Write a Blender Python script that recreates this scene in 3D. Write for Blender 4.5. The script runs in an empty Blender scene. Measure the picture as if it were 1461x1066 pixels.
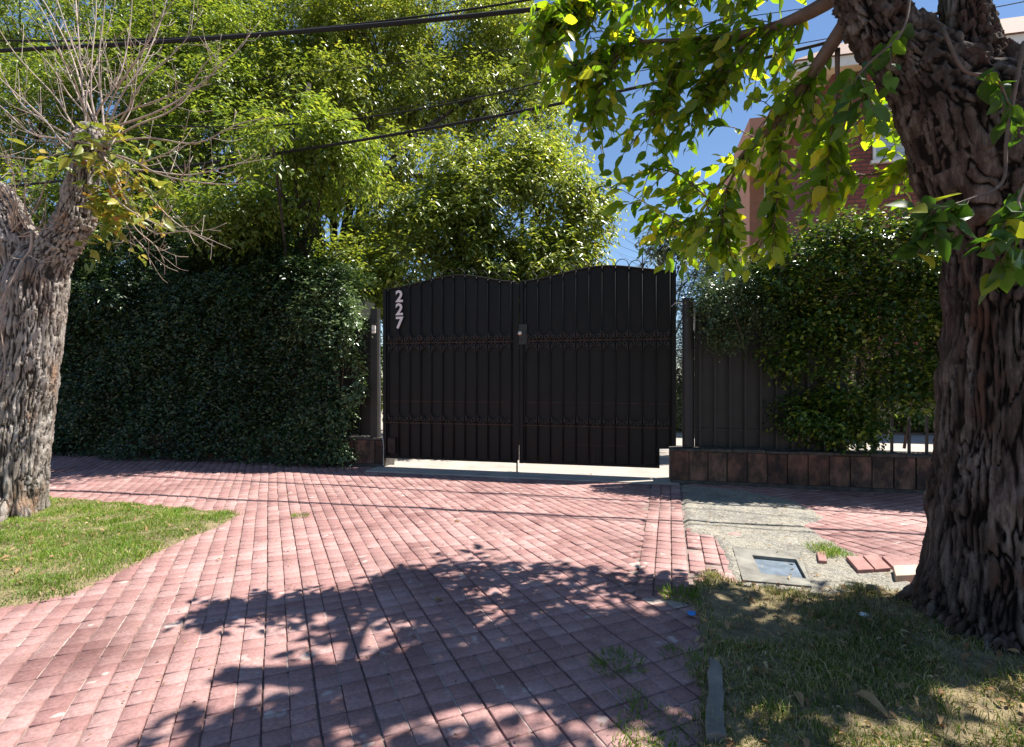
import bpy, bmesh, math, random
import numpy as np
from mathutils import Vector, Matrix, noise as mnoise
random.seed(7); RNG = np.random.default_rng(11)
S = bpy.context.scene; C = S.collection
F_PX, CX, HY, EYE = 760.0, 730.5, 540.0, 1.3

# ------------------------------------------------------------------ geometry helpers
def P(px, py, d): return np.array([(px-CX)/F_PX*d, d, EYE+(HY-py)/F_PX*d])
def G(px, py):
    d = F_PX*EYE/(py-HY); return np.array([(px-CX)/F_PX*d, d, 0.0])
SUN = np.array([.53, .13, 1.0])
FO = np.array([1.95, 6.91, 0.0])                       # gate line origin
_a = math.atan(.235); U = np.array([math.cos(_a), -math.sin(_a), 0]); N = np.array([-math.sin(_a), -math.cos(_a), 0]); Z = np.array([0, 0, 1.0])
def FW(s, t, z): return FO+U*s+N*t+Z*z                 # along the gate line, towards the street, up
def fs(px, t=0.0):
    r = (px-CX)/F_PX; o = FO+N*t
    return (r*o[1]-o[0])/(U[0]-r*U[1])
def fz(px, py, t=0.0):
    d = FW(fs(px, t), t, 0)[1]; return EYE+(HY-py)/F_PX*d

def _h(i, j, k, seed):
    n = (i.astype(np.int64)*374761393+j.astype(np.int64)*668265263+k.astype(np.int64)*2147483647+seed*974711) & 0x7fffffff
    n = ((n ^ (n >> 13))*1274126177) & 0x7fffffff
    return ((n ^ (n >> 16)) & 0xffff)/32767.5-1.0
def vnoise(p, seed=0):
    p = np.asarray(p, float); f = np.floor(p).astype(np.int64); w = p-f; w = w*w*(3-2*w)
    out = 0
    for a in (0, 1):
        for b in (0, 1):
            for c in (0, 1):
                wt = (w[:, 0] if a else 1-w[:, 0])*(w[:, 1] if b else 1-w[:, 1])*(w[:, 2] if c else 1-w[:, 2])
                out = out+wt*_h(f[:, 0]+a, f[:, 1]+b, f[:, 2]+c, seed)
    return out
def pnoise(p, seed=0):
    o = Vector((seed*7.31 % 97, seed*3.77 % 89, seed*5.13 % 83)); return np.array([mnoise.noise(Vector(v)+o) for v in np.asarray(p).tolist()])*1.6
def sstep(x): x = np.clip(x, 0, 1); return x*x*(3-2*x)
def unit(v): return v/np.maximum(np.linalg.norm(v, axis=-1, keepdims=True), 1e-9)

class MB:
    """collects vertices and faces, links them as one mesh object"""
    def __init__(self): self.v = []; self.f = []; self.n = 0; self.m = []
    def add(self, V, Fc, mi=0):
        V = np.asarray(V, float).reshape(-1, 3); self.v.append(V)
        for f in Fc: self.f.append([i+self.n for i in f]); self.m.append(mi)
        self.n += len(V); return self
    def fbox(self, s0, s1, t0, t1, z0, z1, mi=0):
        V = [FW(s, t, z) for z in (z0, z1) for (s, t) in ((s0, t0), (s1, t0), (s1, t1), (s0, t1))]
        return self.add(V, BOXF, mi)
    def box(self, c, h, R=None, mi=0):
        V = np.array([[x, y, z] for z in (-1, 1) for (x, y) in ((-1, 1), (1, 1), (1, -1), (-1, -1))], float)*np.array(h)
        if R is not None: V = V@np.array(R).T
        return self.add(V+np.array(c), BOXF, mi)
    def tube(self, pts, rad, n=8, cap=True, mi=0):
        V, Fc = tube(pts, rad, n, cap); return self.add(V, Fc, mi)
    def build(self, name, mat, parent=None, loc=(0, 0, 0), smooth=False, bevel=0, uv=False):
        V = np.concatenate(self.v)-np.array(loc)
        me = bpy.data.meshes.new(name); me.from_pydata(V.tolist(), [], self.f)
        for m in (mat if isinstance(mat, (list, tuple)) else [mat]): me.materials.append(m)
        if any(self.m): me.polygons.foreach_set('material_index', self.m)
        if smooth: me.polygons.foreach_set('use_smooth', [True]*len(self.f))
        o = link(name, me, parent, loc)
        if bevel:
            b = o.modifiers.new('bevel', 'BEVEL'); b.width = bevel; b.segments = 2; b.limit_method = 'ANGLE'
        return o
BOXF = [(0, 1, 2, 3), (7, 6, 5, 4), (4, 5, 1, 0), (5, 6, 2, 1), (6, 7, 3, 2), (7, 4, 0, 3)]
def link(name, me, parent=None, loc=(0, 0, 0)):
    o = bpy.data.objects.new(name, me); C.objects.link(o)
    if parent is not None: o.parent = parent
    else: o.location = loc
    return o
def arr_mesh(name, V, idx, starts, totals, mat, parent=None, loc=(0, 0, 0), smooth=False):
    me = bpy.data.meshes.new(name); V = V-np.array(loc)
    me.vertices.add(len(V)); me.vertices.foreach_set('co', V.astype(np.float32).ravel())
    me.loops.add(len(idx)); me.loops.foreach_set('vertex_index', idx.astype(np.int32))
    me.polygons.add(len(starts)); me.polygons.foreach_set('loop_start', starts.astype(np.int32))
    me.polygons.foreach_set('loop_total', totals.astype(np.int32))
    if smooth: me.polygons.foreach_set('use_smooth', np.ones(len(starts), bool))
    me.update(calc_edges=True); me.validate()
    me.materials.append(mat)
    return link(name, me, parent, loc)
def tube(pts, rad, n=8, cap=True):
    pts = np.asarray(pts, float); k = len(pts)
    rad = np.full(k, rad) if np.isscalar(rad) else np.asarray(rad, float)
    tan = unit(np.gradient(pts, axis=0)); ref = np.array([0, 0, 1.0]) if abs(tan[0][2]) < .9 else np.array([1.0, 0, 0])
    x = unit(np.cross(ref, tan[0])); V = []
    th = np.arange(n)*2*math.pi/n
    for i in range(k):
        x = unit(x-tan[i]*np.dot(x, tan[i])); y = np.cross(tan[i], x)
        V.append(pts[i]+rad[i]*(np.cos(th)[:, None]*x+np.sin(th)[:, None]*y))
    V = np.concatenate(V)
    Fc = [(i*n+j, i*n+(j+1) % n, (i+1)*n+(j+1) % n, (i+1)*n+j) for i in range(k-1) for j in range(n)]
    if cap: Fc += [tuple(range(n))[::-1], tuple(range((k-1)*n, k*n))]
    return V, Fc
def smooth_path(ctrl, m=6):
    """catmull-rom through rows (x,y,z[,r])"""
    c = np.asarray(ctrl, float); c = np.vstack([2*c[0]-c[1], c, 2*c[-1]-c[-2]]); out = []
    for i in range(1, len(c)-2):
        for t in np.linspace(0, 1, m, endpoint=False):
            out.append(.5*((2*c[i])+(-c[i-1]+c[i+1])*t+(2*c[i-1]-5*c[i]+4*c[i+1]-c[i+2])*t*t+(-c[i-1]+3*c[i]-3*c[i+1]+c[i+2])*t**3))
    out.append(c[-2]); return np.array(out)
def tag(o, label, cat, group=None):
    o['label'] = label; o['category'] = cat
    if group: o['group'] = group
    return o
def thing(name, label, cat, loc=(0, 0, 0), group=None):
    o = bpy.data.objects.new(name, None); C.objects.link(o); o.location = loc; o.empty_display_size = .2
    return tag(o, label, cat, group)
def struct(o, kind='structure'): o['kind'] = kind; return o

def at(px, py, t): s = fs(px, t); return FW(s, t, fz(px, py, t))
# ------------------------------------------------------------------ materials
def newmat(name):
    m = bpy.data.materials.new(name); m.use_nodes = True; nt = m.node_tree
    return m, nt, nt.nodes, nt.links, nt.nodes['Principled BSDF']
def ramp(nd, stops):
    r = nd.new('ShaderNodeValToRGB'); e = r.color_ramp.elements
    while len(e) < len(stops): e.new(.5)
    for i, (p, c) in enumerate(stops): e[i].position = p; e[i].color = (*c, 1)
    return r
def noise(nd, lk, vec, scale, detail=6, rough=.6, vscale=None):
    n = nd.new('ShaderNodeTexNoise'); n.inputs['Scale'].default_value = scale; n.inputs['Detail'].default_value = detail; n.inputs['Roughness'].default_value = rough
    if vscale:
        mp = nd.new('ShaderNodeMapping'); mp.inputs['Scale'].default_value = vscale; lk.new(vec, mp.inputs['Vector']); vec = mp.outputs['Vector']
    lk.new(vec, n.inputs['Vector']); return n
def mixc(nd, lk, fac, a, b, mode='MIX'):
    m = nd.new('ShaderNodeMix'); m.data_type = 'RGBA'; m.blend_type = mode
    for sock, v in ((m.inputs['Factor'], fac), (m.inputs['A'], a), (m.inputs['B'], b)):
        pass
    ins = [m.inputs[0], m.inputs[6], m.inputs[7]]
    for s_, v in zip(ins, (fac, a, b)):
        if isinstance(v, (int, float)): s_.default_value = v
        elif isinstance(v, tuple): s_.default_value = (*v, 1)
        else: lk.new(v, s_)
    return m.outputs[2]
def bump(nd, lk, b, h, strength=.3, dist=.01):
    bp = nd.new('ShaderNodeBump'); bp.inputs['Strength'].default_value = strength; bp.inputs['Distance'].default_value = dist
    lk.new(h, bp.inputs['Height']); lk.new(bp.outputs['Normal'], b.inputs['Normal']); return bp
def simple(name, col, rough=.6, var=.25, scale=12, bmp=.15, metallic=0, dist=.005, vscale=None, spec=.5):
    m, nt, nd, lk, b = newmat(name); tc = nd.new('ShaderNodeTexCoord')
    n = noise(nd, lk, tc.outputs['Object'], scale, vscale=vscale)
    r = ramp(nd, [(.3, tuple(c*(1-var) for c in col)), (.7, tuple(min(1, c*(1+var)) for c in col))]); lk.new(n.outputs['Fac'], r.inputs['Fac'])
    lk.new(r.outputs['Color'], b.inputs['Base Color']); b.inputs['Roughness'].default_value = rough; b.inputs['Metallic'].default_value = metallic
    b.inputs['Specular IOR Level'].default_value = spec
    if bmp:
        n2 = noise(nd, lk, tc.outputs['Object'], scale*5); bump(nd, lk, b, n2.outputs['Fac'], bmp, dist)
    return m
def leafmat(name, cols, trans, tfac=.4, rough=.4, spec=.5):
    """cols: ramp stops over the per-leaf random value"""
    m, nt, nd, lk, b = newmat(name); g = nd.new('ShaderNodeNewGeometry'); tc = nd.new('ShaderNodeTexCoord')
    r = ramp(nd, cols); lk.new(g.outputs['Random Per Island'], r.inputs['Fac'])
    n = noise(nd, lk, tc.outputs['Object'], 1.3, 3)
    hs = nd.new('ShaderNodeHueSaturation'); lk.new(r.outputs['Color'], hs.inputs['Color'])
    mr = nd.new('ShaderNodeMapRange'); mr.inputs[1].default_value = .3; mr.inputs[2].default_value = .7; mr.inputs[3].default_value = .75; mr.inputs[4].default_value = 1.25
    lk.new(n.outputs['Fac'], mr.inputs[0]); lk.new(mr.outputs[0], hs.inputs['Value'])
    n2 = noise(nd, lk, tc.outputs['Object'], 45, 5, .7); r2 = ramp(nd, [(.3, (.74, .76, .7)), (.5, (1, 1, 1)), (.72, (1.2, 1.16, 1.0))]); lk.new(n2.outputs['Fac'], r2.inputs['Fac'])
    fin = mixc(nd, lk, 1.0, hs.outputs['Color'], r2.outputs['Color'], 'MULTIPLY'); lk.new(fin, b.inputs['Base Color']); b.inputs['Roughness'].default_value = rough; b.inputs['Specular IOR Level'].default_value = spec
    tr = nd.new('ShaderNodeBsdfTranslucent')
    tcol = mixc(nd, lk, 1.0, hs.outputs['Color'], trans, 'MULTIPLY')
    lk.new(tcol, tr.inputs['Color'])
    ms = nd.new('ShaderNodeMixShader'); ms.inputs[0].default_value = tfac
    lk.new(b.outputs[0], ms.inputs[1]); lk.new(tr.outputs[0], ms.inputs[2]); lk.new(ms.outputs[0], nd['Material Output'].inputs['Surface'])
    return m
def barkmat(name, dark, mid, light, red, sc=6, fissure_shade=True):
    m, nt, nd, lk, b = newmat(name); tc = nd.new('ShaderNodeTexCoord'); v = tc.outputs['Object']
    n = noise(nd, lk, v, sc*2.2, 10, .72, (1, 1, .18)); r = ramp(nd, [(.36, dark), (.5, mid), (.64, light)]); lk.new(n.outputs['Fac'], r.inputs['Fac'])
    n2 = noise(nd, lk, v, 5, 4, .6, (1, 1, .4)); r2 = ramp(nd, [(.56, (0, 0, 0)), (.68, (1, 1, 1))]); lk.new(n2.outputs['Fac'], r2.inputs['Fac'])
    col = mixc(nd, lk, r2.outputs['Color'], r.outputs['Color'], red)
    at_ = nd.new('ShaderNodeAttribute'); at_.attribute_name = 'fissure_shade_mask'
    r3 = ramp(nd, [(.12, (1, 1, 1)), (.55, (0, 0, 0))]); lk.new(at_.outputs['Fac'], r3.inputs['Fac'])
    if fissure_shade: col = mixc(nd, lk, r3.outputs['Color'], col, tuple(c*.28 for c in dark))  # fissures: darker inner bark plus recess shade painted into the colour
    lk.new(col, b.inputs['Base Color']); b.inputs['Roughness'].default_value = .85; b.inputs['Specular IOR Level'].default_value = .2
    n3 = noise(nd, lk, v, sc*11, 10, .75, (1, 1, .3)); bump(nd, lk, b, n3.outputs['Fac'], 1.0, .035)
    return m

M = {}
M['paver'] = None
def paver_mat():
    m, nt, nd, lk, b = newmat('brick_paver'); g = nd.new('ShaderNodeNewGeometry'); tc = nd.new('ShaderNodeTexCoord'); v = tc.outputs['Object']
    r = ramp(nd, [(0, (.30, .165, .155)), (.35, (.35, .205, .192)), (.7, (.375, .23, .215)), (1, (.41, .265, .25))]); lk.new(g.outputs['Random Per Island'], r.inputs['Fac'])
    n = noise(nd, lk, v, .9, 8, .68); r2 = ramp(nd, [(.34, (.62, .55, .55)), (.5, (.95, .93, .92)), (.66, (1.14, 1.13, 1.12))]); lk.new(n.outputs['Fac'], r2.inputs['Fac'])
    c = mixc(nd, lk, 1.0, r.outputs['Color'], r2.outputs['Color'], 'MULTIPLY')
    n3 = noise(nd, lk, v, 60, 5, .7); r3 = ramp(nd, [(.3, (.70, .66, .66)), (.7, (1.2, 1.2, 1.2))]); lk.new(n3.outputs['Fac'], r3.inputs['Fac'])
    c = mixc(nd, lk, 1.0, c, r3.outputs['Color'], 'MULTIPLY')
    n8 = noise(nd, lk, v, .55, 6, .62); r8 = ramp(nd, [(.33, (.55, .5, .49)), (.44, (1, 1, 1))]); lk.new(n8.outputs['Fac'], r8.inputs['Fac']); c = mixc(nd, lk, 1.0, c, r8.outputs['Color'], 'MULTIPLY')
    # pale cement spots and dusty film
    n4 = noise(nd, lk, v, 7, 3, .5); r4 = ramp(nd, [(.66, (0, 0, 0)), (.70, (1, 1, 1))]); lk.new(n4.outputs['Fac'], r4.inputs['Fac'])
    f4 = nd.new('ShaderNodeMath'); f4.operation = 'MULTIPLY'; f4.inputs[1].default_value = .6; lk.new(r4.outputs['Color'], f4.inputs[0])
    c = mixc(nd, lk, f4.outputs[0], c, (.52, .44, .40))
    n5 = noise(nd, lk, v, 18, 6, .7); r5 = ramp(nd, [(.62, (0, 0, 0)), (.8, (.7, .7, .7))]); lk.new(n5.outputs['Fac'], r5.inputs['Fac'])
    c = mixc(nd, lk, r5.outputs['Color'], c, (.5, .40, .37))
    lk.new(c, b.inputs['Base Color']); b.inputs['Roughness'].default_value = .72; b.inputs['Specular IOR Level'].default_value = .35
    n6 = noise(nd, lk, v, 140, 6, .7); bump(nd, lk, b, n6.outputs['Fac'], .35, .004)
    return m
M['paver'] = paver_mat()
M['joint_light'] = simple('paver_groove', (.40, .32, .28), .9, .3, 20, .3)
M['joint'] = simple('joint_sand', (.22, .165, .145), .95, .5, 9, .5)
M['ground'] = simple('earth', (.16, .12, .085), .95, .35, 3, .5, dist=.02)
M['soil'] = simple('lawn_soil', (.20, .155, .085), .95, .45, 14, .7, dist=.02)
M['yard'] = simple('yard_concrete', (.36, .315, .275), .85, .2, 3, .3)
def concrete_mat():
    m, nt, nd, lk, b = newmat('worn_concrete'); tc = nd.new('ShaderNodeTexCoord'); v = tc.outputs['Object']
    n = noise(nd, lk, v, 2.3, 8, .7); r = ramp(nd, [(.3, (.17, .155, .14)), (.46, (.29, .275, .25)), (.57, (.34, .315, .265)), (.64, (.36, .35, .325)), (.78, (.42, .41, .385))]); lk.new(n.outputs['Fac'], r.inputs['Fac'])
    vo = noise(nd, lk, v, 34, 8, .8)
    r2 = ramp(nd, [(.38, (.45, .43, .40)), (.5, (.95, .94, .92)), (.66, (1.3, 1.28, 1.24))]); lk.new(vo.outputs['Fac'], r2.inputs['Fac'])
    c = mixc(nd, lk, 1.0, r.outputs['Color'], r2.outputs['Color'], 'MULTIPLY')
    n7 = noise(nd, lk, v, 120, 4, .6); r7 = ramp(nd, [(.36, (.55, .53, .5)), (.5, (.95, .95, .94)), (.64, (1.5, 1.48, 1.44))]); lk.new(n7.outputs['Fac'], r7.inputs['Fac']); c = mixc(nd, lk, 1.0, c, r7.outputs['Color'], 'MULTIPLY')
    lk.new(c, b.inputs['Base Color']); b.inputs['Roughness'].default_value = .9
    n2 = noise(nd, lk, v, 45, 8, .75); bump(nd, lk, b, n2.outputs['Fac'], .9, .02)
    return m
M['concrete'] = concrete_mat()
def gate_paint():
    m, nt, nd, lk, b = newmat('black_gate_paint'); tc = nd.new('ShaderNodeTexCoord'); v = tc.outputs['Object']
    g = nd.new('ShaderNodeNewGeometry'); sp = nd.new('ShaderNodeSeparateXYZ'); lk.new(g.outputs['Position'], sp.inputs[0])
    n = noise(nd, lk, v, 5, 8, .7, (1, 1, .4))
    mr = nd.new('ShaderNodeMapRange'); mr.inputs[1].default_value = 1.1; mr.inputs[2].default_value = .2; mr.inputs[3].default_value = -.12; mr.inputs[4].default_value = .22
    lk.new(sp.outputs['Z'], mr.inputs[0])
    ad = nd.new('ShaderNodeMath'); ad.operation = 'ADD'; lk.new(n.outputs['Fac'], ad.inputs[0]); lk.new(mr.outputs[0], ad.inputs[1])
    r = ramp(nd, [(.32, (.0035, .0038, .0038)), (.52, (.0075, .0075, .0072)), (.72, (.0095, .006, .005)), (.9, (.024, .011, .0075))]); lk.new(ad.outputs[0], r.inputs['Fac'])
    lk.new(r.outputs['Color'], b.inputs['Base Color']); b.inputs['Roughness'].default_value = .55; b.inputs['Specular IOR Level'].default_value = .28
    n2 = noise(nd, lk, v, 40, 6); bump(nd, lk, b, n2.outputs['Fac'], .15, .004)
    return m
M['gate'] = gate_paint()
M['scroll'] = simple('worn_scroll_iron', (.022, .018, .016), .42, .4, 20, .1)
M['rust'] = simple('rusty_rail', (.035, .017, .012), .75, .6, 14, .3)
M['post'] = simple('dark_post_paint', (.016, .0145, .013), .55, .35, 8, .2)
M['digit'] = simple('grey_plastic_digit', (.72, .67, .68), .5, .06, 10, 0)
M['white'] = simple('white_enamel', (.75, .72, .66), .4, .08, 10, 0)
M['pipe'] = simple('grey_conduit', (.42, .44, .42), .5, .25, 8, .1)
M['lockplate'] = simple('green_lock_plate', (.014, .017, .014), .5, .3, 20, .1)
M['brass'] = simple('tarnished_lock_knob', (.62, .55, .46), .3, .2, 30, .1, metallic=.6)
def stain_mat():
    m, nt, nd, lk, b = newmat('stained_wall_tile'); tc = nd.new('ShaderNodeTexCoord'); v = tc.outputs['Object']; g = nd.new('ShaderNodeNewGeometry')
    r0 = ramp(nd, [(0, (.13, .055, .035)), (.5, (.16, .085, .058)), (1, (.18, .115, .082))]); lk.new(g.outputs['Random Per Island'], r0.inputs['Fac'])
    n = noise(nd, lk, v, 4.5, 9, .72, (1, 1, .6)); r = ramp(nd, [(.40, (.10, .085, .075)), (.5, (.5, .46, .42)), (.58, (1.0, .9, .8)), (.72, (1.5, 1.35, 1.15))]); lk.new(n.outputs['Fac'], r.inputs['Fac'])
    c = mixc(nd, lk, 1.0, r0.outputs['Color'], r.outputs['Color'], 'MULTIPLY')
    lk.new(c, b.inputs['Base Color']); b.inputs['Roughness'].default_value = .7
    n2 = noise(nd, lk, v, 30, 8, .7); bump(nd, lk, b, n2.outputs['Fac'], .4, .01); return m
M['tile'] = stain_mat()
M['mortar'] = simple('wall_mortar', (.07, .06, .052), .95, .5, 10, .5, dist=.02)
def brick_mat():
    m, nt, nd, lk, b = newmat('red_brick'); uv = nd.new('ShaderNodeUVMap')
    br = nd.new('ShaderNodeTexBrick'); br.inputs['Scale'].default_value = 1.0; br.inputs['Brick Width'].default_value = .25; br.inputs['Row Height'].default_value = .10; br.inputs['Mortar Size'].default_value = .014
    br.inputs['Color1'].default_value = (.25, .07, .05, 1); br.inputs['Color2'].default_value = (.19, .05, .036, 1); br.inputs['Mortar'].default_value = (.09, .05, .04, 1)
    lk.new(uv.outputs[0], br.inputs['Vector'])
    n = noise(nd, lk, uv.outputs[0], 2, 5); r = ramp(nd, [(.3, (.75, .75, .75)), (.7, (1.2, 1.2, 1.2))]); lk.new(n.outputs['Fac'], r.inputs['Fac'])
    lk.new(mixc(nd, lk, 1.0, br.outputs['Color'], r.outputs['Color'], 'MULTIPLY'), b.inputs['Base Color']); b.inputs['Roughness'].default_value = .85
    inv = nd.new('ShaderNodeMath'); inv.operation = 'SUBTRACT'; inv.inputs[0].default_value = 1; lk.new(br.outputs['Fac'], inv.inputs[1])
    bump(nd, lk, b, inv.outputs[0], .9, .012); return m
M['brick'] = brick_mat()
M['salmon'] = simple('salmon_plaster', (.50, .25, .17), .9, .1, 4, .2)
M['beige'] = simple('beige_soffit', (.62, .47, .30), .85, .08, 4, .1)
M['fascia'] = simple('white_fascia', (.72, .70, .66), .6, .06, 6, .1)
M['rooftile'] = simple('brown_roof', (.17, .09, .065), .8, .3, 10, .3)
M['blind'] = simple('pale_blue_blind', (.36, .43, .50), .4, .05, 4, 0)
M['cable'] = simple('black_cable', (.006, .006, .007), .8, .2, 6, 0)
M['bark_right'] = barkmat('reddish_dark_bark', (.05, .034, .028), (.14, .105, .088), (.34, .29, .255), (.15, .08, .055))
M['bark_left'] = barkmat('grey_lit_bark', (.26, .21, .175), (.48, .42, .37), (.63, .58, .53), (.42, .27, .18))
M['bark_far'] = barkmat('dark_limb_bark', (.03, .024, .02), (.05, .04, .032), (.085, .07, .06), (.05, .035, .025), 6, False)
M['shoot'] = simple('pale_shoot_bark', (.36, .28, .23), .7, .3, 12, .2)
M['twig'] = simple('brown_twig_bark', (.13, .085, .06), .75, .3, 14, .2)
M['leaf_mid'] = leafmat('yellow_green_tree_leaf', [(0, (.06, .095, .02)), (.35, (.135, .185, .036)), (.7, (.225, .27, .055)), (.95, (.30, .33, .075)), (1, (.36, .30, .07))], (2.1, 2.0, .8), .40, .33, .7)
M['leaf_dark'] = leafmat('dark_tree_leaf', [(0, (.06, .10, .022)), (.5, (.13, .19, .038)), (.85, (.225, .28, .055)), (1, (.30, .33, .075))], (2.1, 2.0, .8), .40, .36)
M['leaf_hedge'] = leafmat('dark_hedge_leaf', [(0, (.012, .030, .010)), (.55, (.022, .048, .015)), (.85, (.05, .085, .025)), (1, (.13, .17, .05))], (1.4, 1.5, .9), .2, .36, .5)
M['leaf_pale'] = leafmat('glossy_pale_hedge_leaf', [(0, (.06, .11, .045)), (.6, (.12, .18, .08)), (1, (.24, .30, .16))], (1.4, 1.5, .8), .25, .28, .7)
M['leaf_jas'] = leafmat('glossy_jasmine_leaf', [(0, (.04, .075, .03)), (.6, (.07, .12, .05)), (1, (.16, .20, .09))], (1.4, 1.5, .8), .25, .25, .8)
M['leaf_climb'] = leafmat('glossy_climber_leaf', [(0, (.02, .05, .012)), (.5, (.045, .095, .017)), (.8, (.10, .165, .024)), (1, (.34, .38, .05))], (2.0, 2.0, .7), .28, .28, .6)
M['leaf_street'] = leafmat('broad_street_tree_leaf', [(0, (.055, .12, .015)), (.45, (.105, .185, .018)), (.8, (.19, .27, .025)), (1, (.36, .35, .035))], (2.6, 2.4, .7), .56, .33)
M['leaf_backlit'] = leafmat('backlit_street_tree_leaf', [(0, (.08, .15, .015)), (.45, (.17, .26, .02)), (.8, (.28, .34, .03)), (1, (.42, .38, .04))], (2.3, 2.2, .6), .62, .36)  # brighter, yellower copy of the street leaf, backlight put into its colour
M['leaf_broad'] = leafmat('deep_green_broad_leaf', [(0, (.03, .075, .015)), (.6, (.05, .11, .018)), (.9, (.09, .165, .022)), (1, (.26, .27, .035))], (2.3, 2.3, .8), .42, .42, .4)  # darker counterpart of the backlit copy, for the near leaves
M['leaf_yellow'] = leafmat('yellowing_leaf', [(0, (.12, .19, .03)), (.5, (.26, .29, .05)), (.88, (.44, .36, .05)), (1, (.40, .17, .05))], (1.5, 1.4, .8), .35, .4)
M['conifer'] = leafmat('dark_conifer_leaf', [(0, (.014, .035, .022)), (.7, (.025, .055, .03)), (1, (.05, .085, .04))], (1, 1, .8), .1, .5)
M['leaf_grey'] = leafmat('grey_green_far_leaf', [(0, (.05, .075, .045)), (.6, (.09, .12, .07)), (1, (.15, .18, .11))], (1.3, 1.3, .9), .3, .4)
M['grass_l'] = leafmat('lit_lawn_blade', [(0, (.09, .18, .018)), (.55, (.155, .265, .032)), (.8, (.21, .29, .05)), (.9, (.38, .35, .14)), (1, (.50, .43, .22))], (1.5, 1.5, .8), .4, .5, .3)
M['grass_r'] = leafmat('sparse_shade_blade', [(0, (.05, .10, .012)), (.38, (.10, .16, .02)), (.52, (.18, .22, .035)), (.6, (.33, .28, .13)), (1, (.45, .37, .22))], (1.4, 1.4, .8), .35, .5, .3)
M['dry'] = leafmat('dry_leaf', [(0, (.20, .10, .05)), (.6, (.34, .22, .11)), (1, (.48, .36, .20))], (1.1, 1, .8), .2, .6, .2)
M['core'] = simple('hedge_light_block', (.012, .016, .008), .95, .4, 10, .4)
M['smooth_concrete'] = simple('smooth_concrete', (.20, .19, .165), .85, .45, 6, .5, dist=.01)
M['stone'] = simple('grey_kerb_stone', (.20, .175, .145), .9, .3, 9, .6, dist=.01)
M['lid'] = simple('blue_grey_steel_lid', (.17, .21, .26), .45, .35, 9, .3, metallic=.3)
M['blue'] = simple('blue_plastic_scrap', (.03, .22, .60), .4, .15, 20, .2)
M['paper'] = simple('white_paper_scrap', (.62, .64, .66), .8, .1, 20, .2)
M['tan_slab'] = simple('tan_slab', (.50, .38, .30), .85, .2, 9, .4)
M['redtile'] = simple('red_cement_tile', (.30, .15, .135), .75, .18, 12, .3)

# ------------------------------------------------------------------ foliage generators
def leaves(name, p, d, nrm, L, W, mat, parent=None, loc=(0, 0, 0), full=False, curl=.12, fold=.18):
    """one mesh of many leaves: p base points, d leaf axes, nrm facing"""
    d = unit(d); nrm = unit(nrm-d*(nrm*d).sum(1, keepdims=True)); side = np.cross(d, nrm); n = len(p)
    L = np.broadcast_to(np.asarray(L, float), (n,))[:, None]; W = np.broadcast_to(np.asarray(W, float), (n,))[:, None]
    if not full:
        mid = p+d*L*.45
        V = np.stack([p, mid-side*W*.5+nrm*W*fold, p+d*L-nrm*L*curl, mid+side*W*.5+nrm*W*fold], 1).reshape(-1, 3)
        f = np.array([0, 1, 2, 0, 2, 3]); idx = (np.arange(n)[:, None]*4+f).ravel(); nf = 2*n
        st = np.arange(nf)*3; tot = np.full(nf, 3)
    else:
        st_ = [0, .2, .45, .75, 1.0]; wd = [0, .40, .5, .30, 0]
        rows = []
        wob = RNG.uniform(-.25, .25, (n, 1))
        for a, w in zip(st_, wd):
            c = p+d*L*a-nrm*L*curl*(a*a)*1.6+side*W*wob*a*a
            if w == 0: rows.append(c)
            else: rows += [c-side*W*w+nrm*W*fold*w*2, c, c+side*W*w+nrm*W*fold*w*2]
        V = np.stack(rows, 1).reshape(-1, 3); k = 11
        tris = [(0, 1, 2), (0, 2, 3)]; quads = [(1, 4, 5, 2), (2, 5, 6, 3), (4, 7, 8, 5), (5, 8, 9, 6)]; tr2 = [(7, 10, 8), (8, 10, 9)]
        pat = np.array([i for t in tris+quads+tr2 for i in t]); lens = np.array([3, 3, 4, 4, 4, 4, 3, 3])
        idx = (np.arange(n)[:, None]*k+pat).ravel(); tot = np.tile(lens, n); st = np.concatenate([[0], np.cumsum(tot)[:-1]])
    return arr_mesh(name, V, idx, st, tot, mat, parent, loc, smooth=full)
def rdir(n): return unit(RNG.normal(size=(n, 3)))
def twig_leaves(tp, td, per, tl, droop, spread=.9, jit=.03, up=.8):
    """leaves along short twigs; returns base, axis, normal"""
    n = len(tp); k = np.tile(np.arange(per), n); i = np.repeat(np.arange(n), per)
    a = (k+.5)/per; tdn = unit(td)[i]
    pos = tp[i]+tdn*(a*tl*RNG.uniform(.6, 1.2, len(a)))[:, None]-np.array([0, 0, 1])*(a*a*tl*droop*.4)[:, None]+RNG.normal(0, jit, (len(a), 3))
    sd = unit(np.cross(tdn, np.array([0, 0, 1.0])))*np.where(k % 2 == 0, 1, -1)[:, None]
    ax = tdn*.6+sd*spread+rdir(len(a))*.45-np.array([0, 0, 1])*droop
    nr = np.array([0, 0, up])+tdn*.25+rdir(len(a))*.6
    return pos, ax, nr
def clump_pts(clumps, n, shell=.42, flat=0):
    c = np.array(clumps, float); w = c[:, 3]*c[:, 4]+c[:, 4]*c[:, 5]+c[:, 3]*c[:, 5]; i = RNG.choice(len(c), n, p=w/w.sum())
    d = rdir(n); r = RNG.uniform(0, 1, n)**shell
    return c[i, :3]+d*c[i, 3:6]*r[:, None], d
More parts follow.
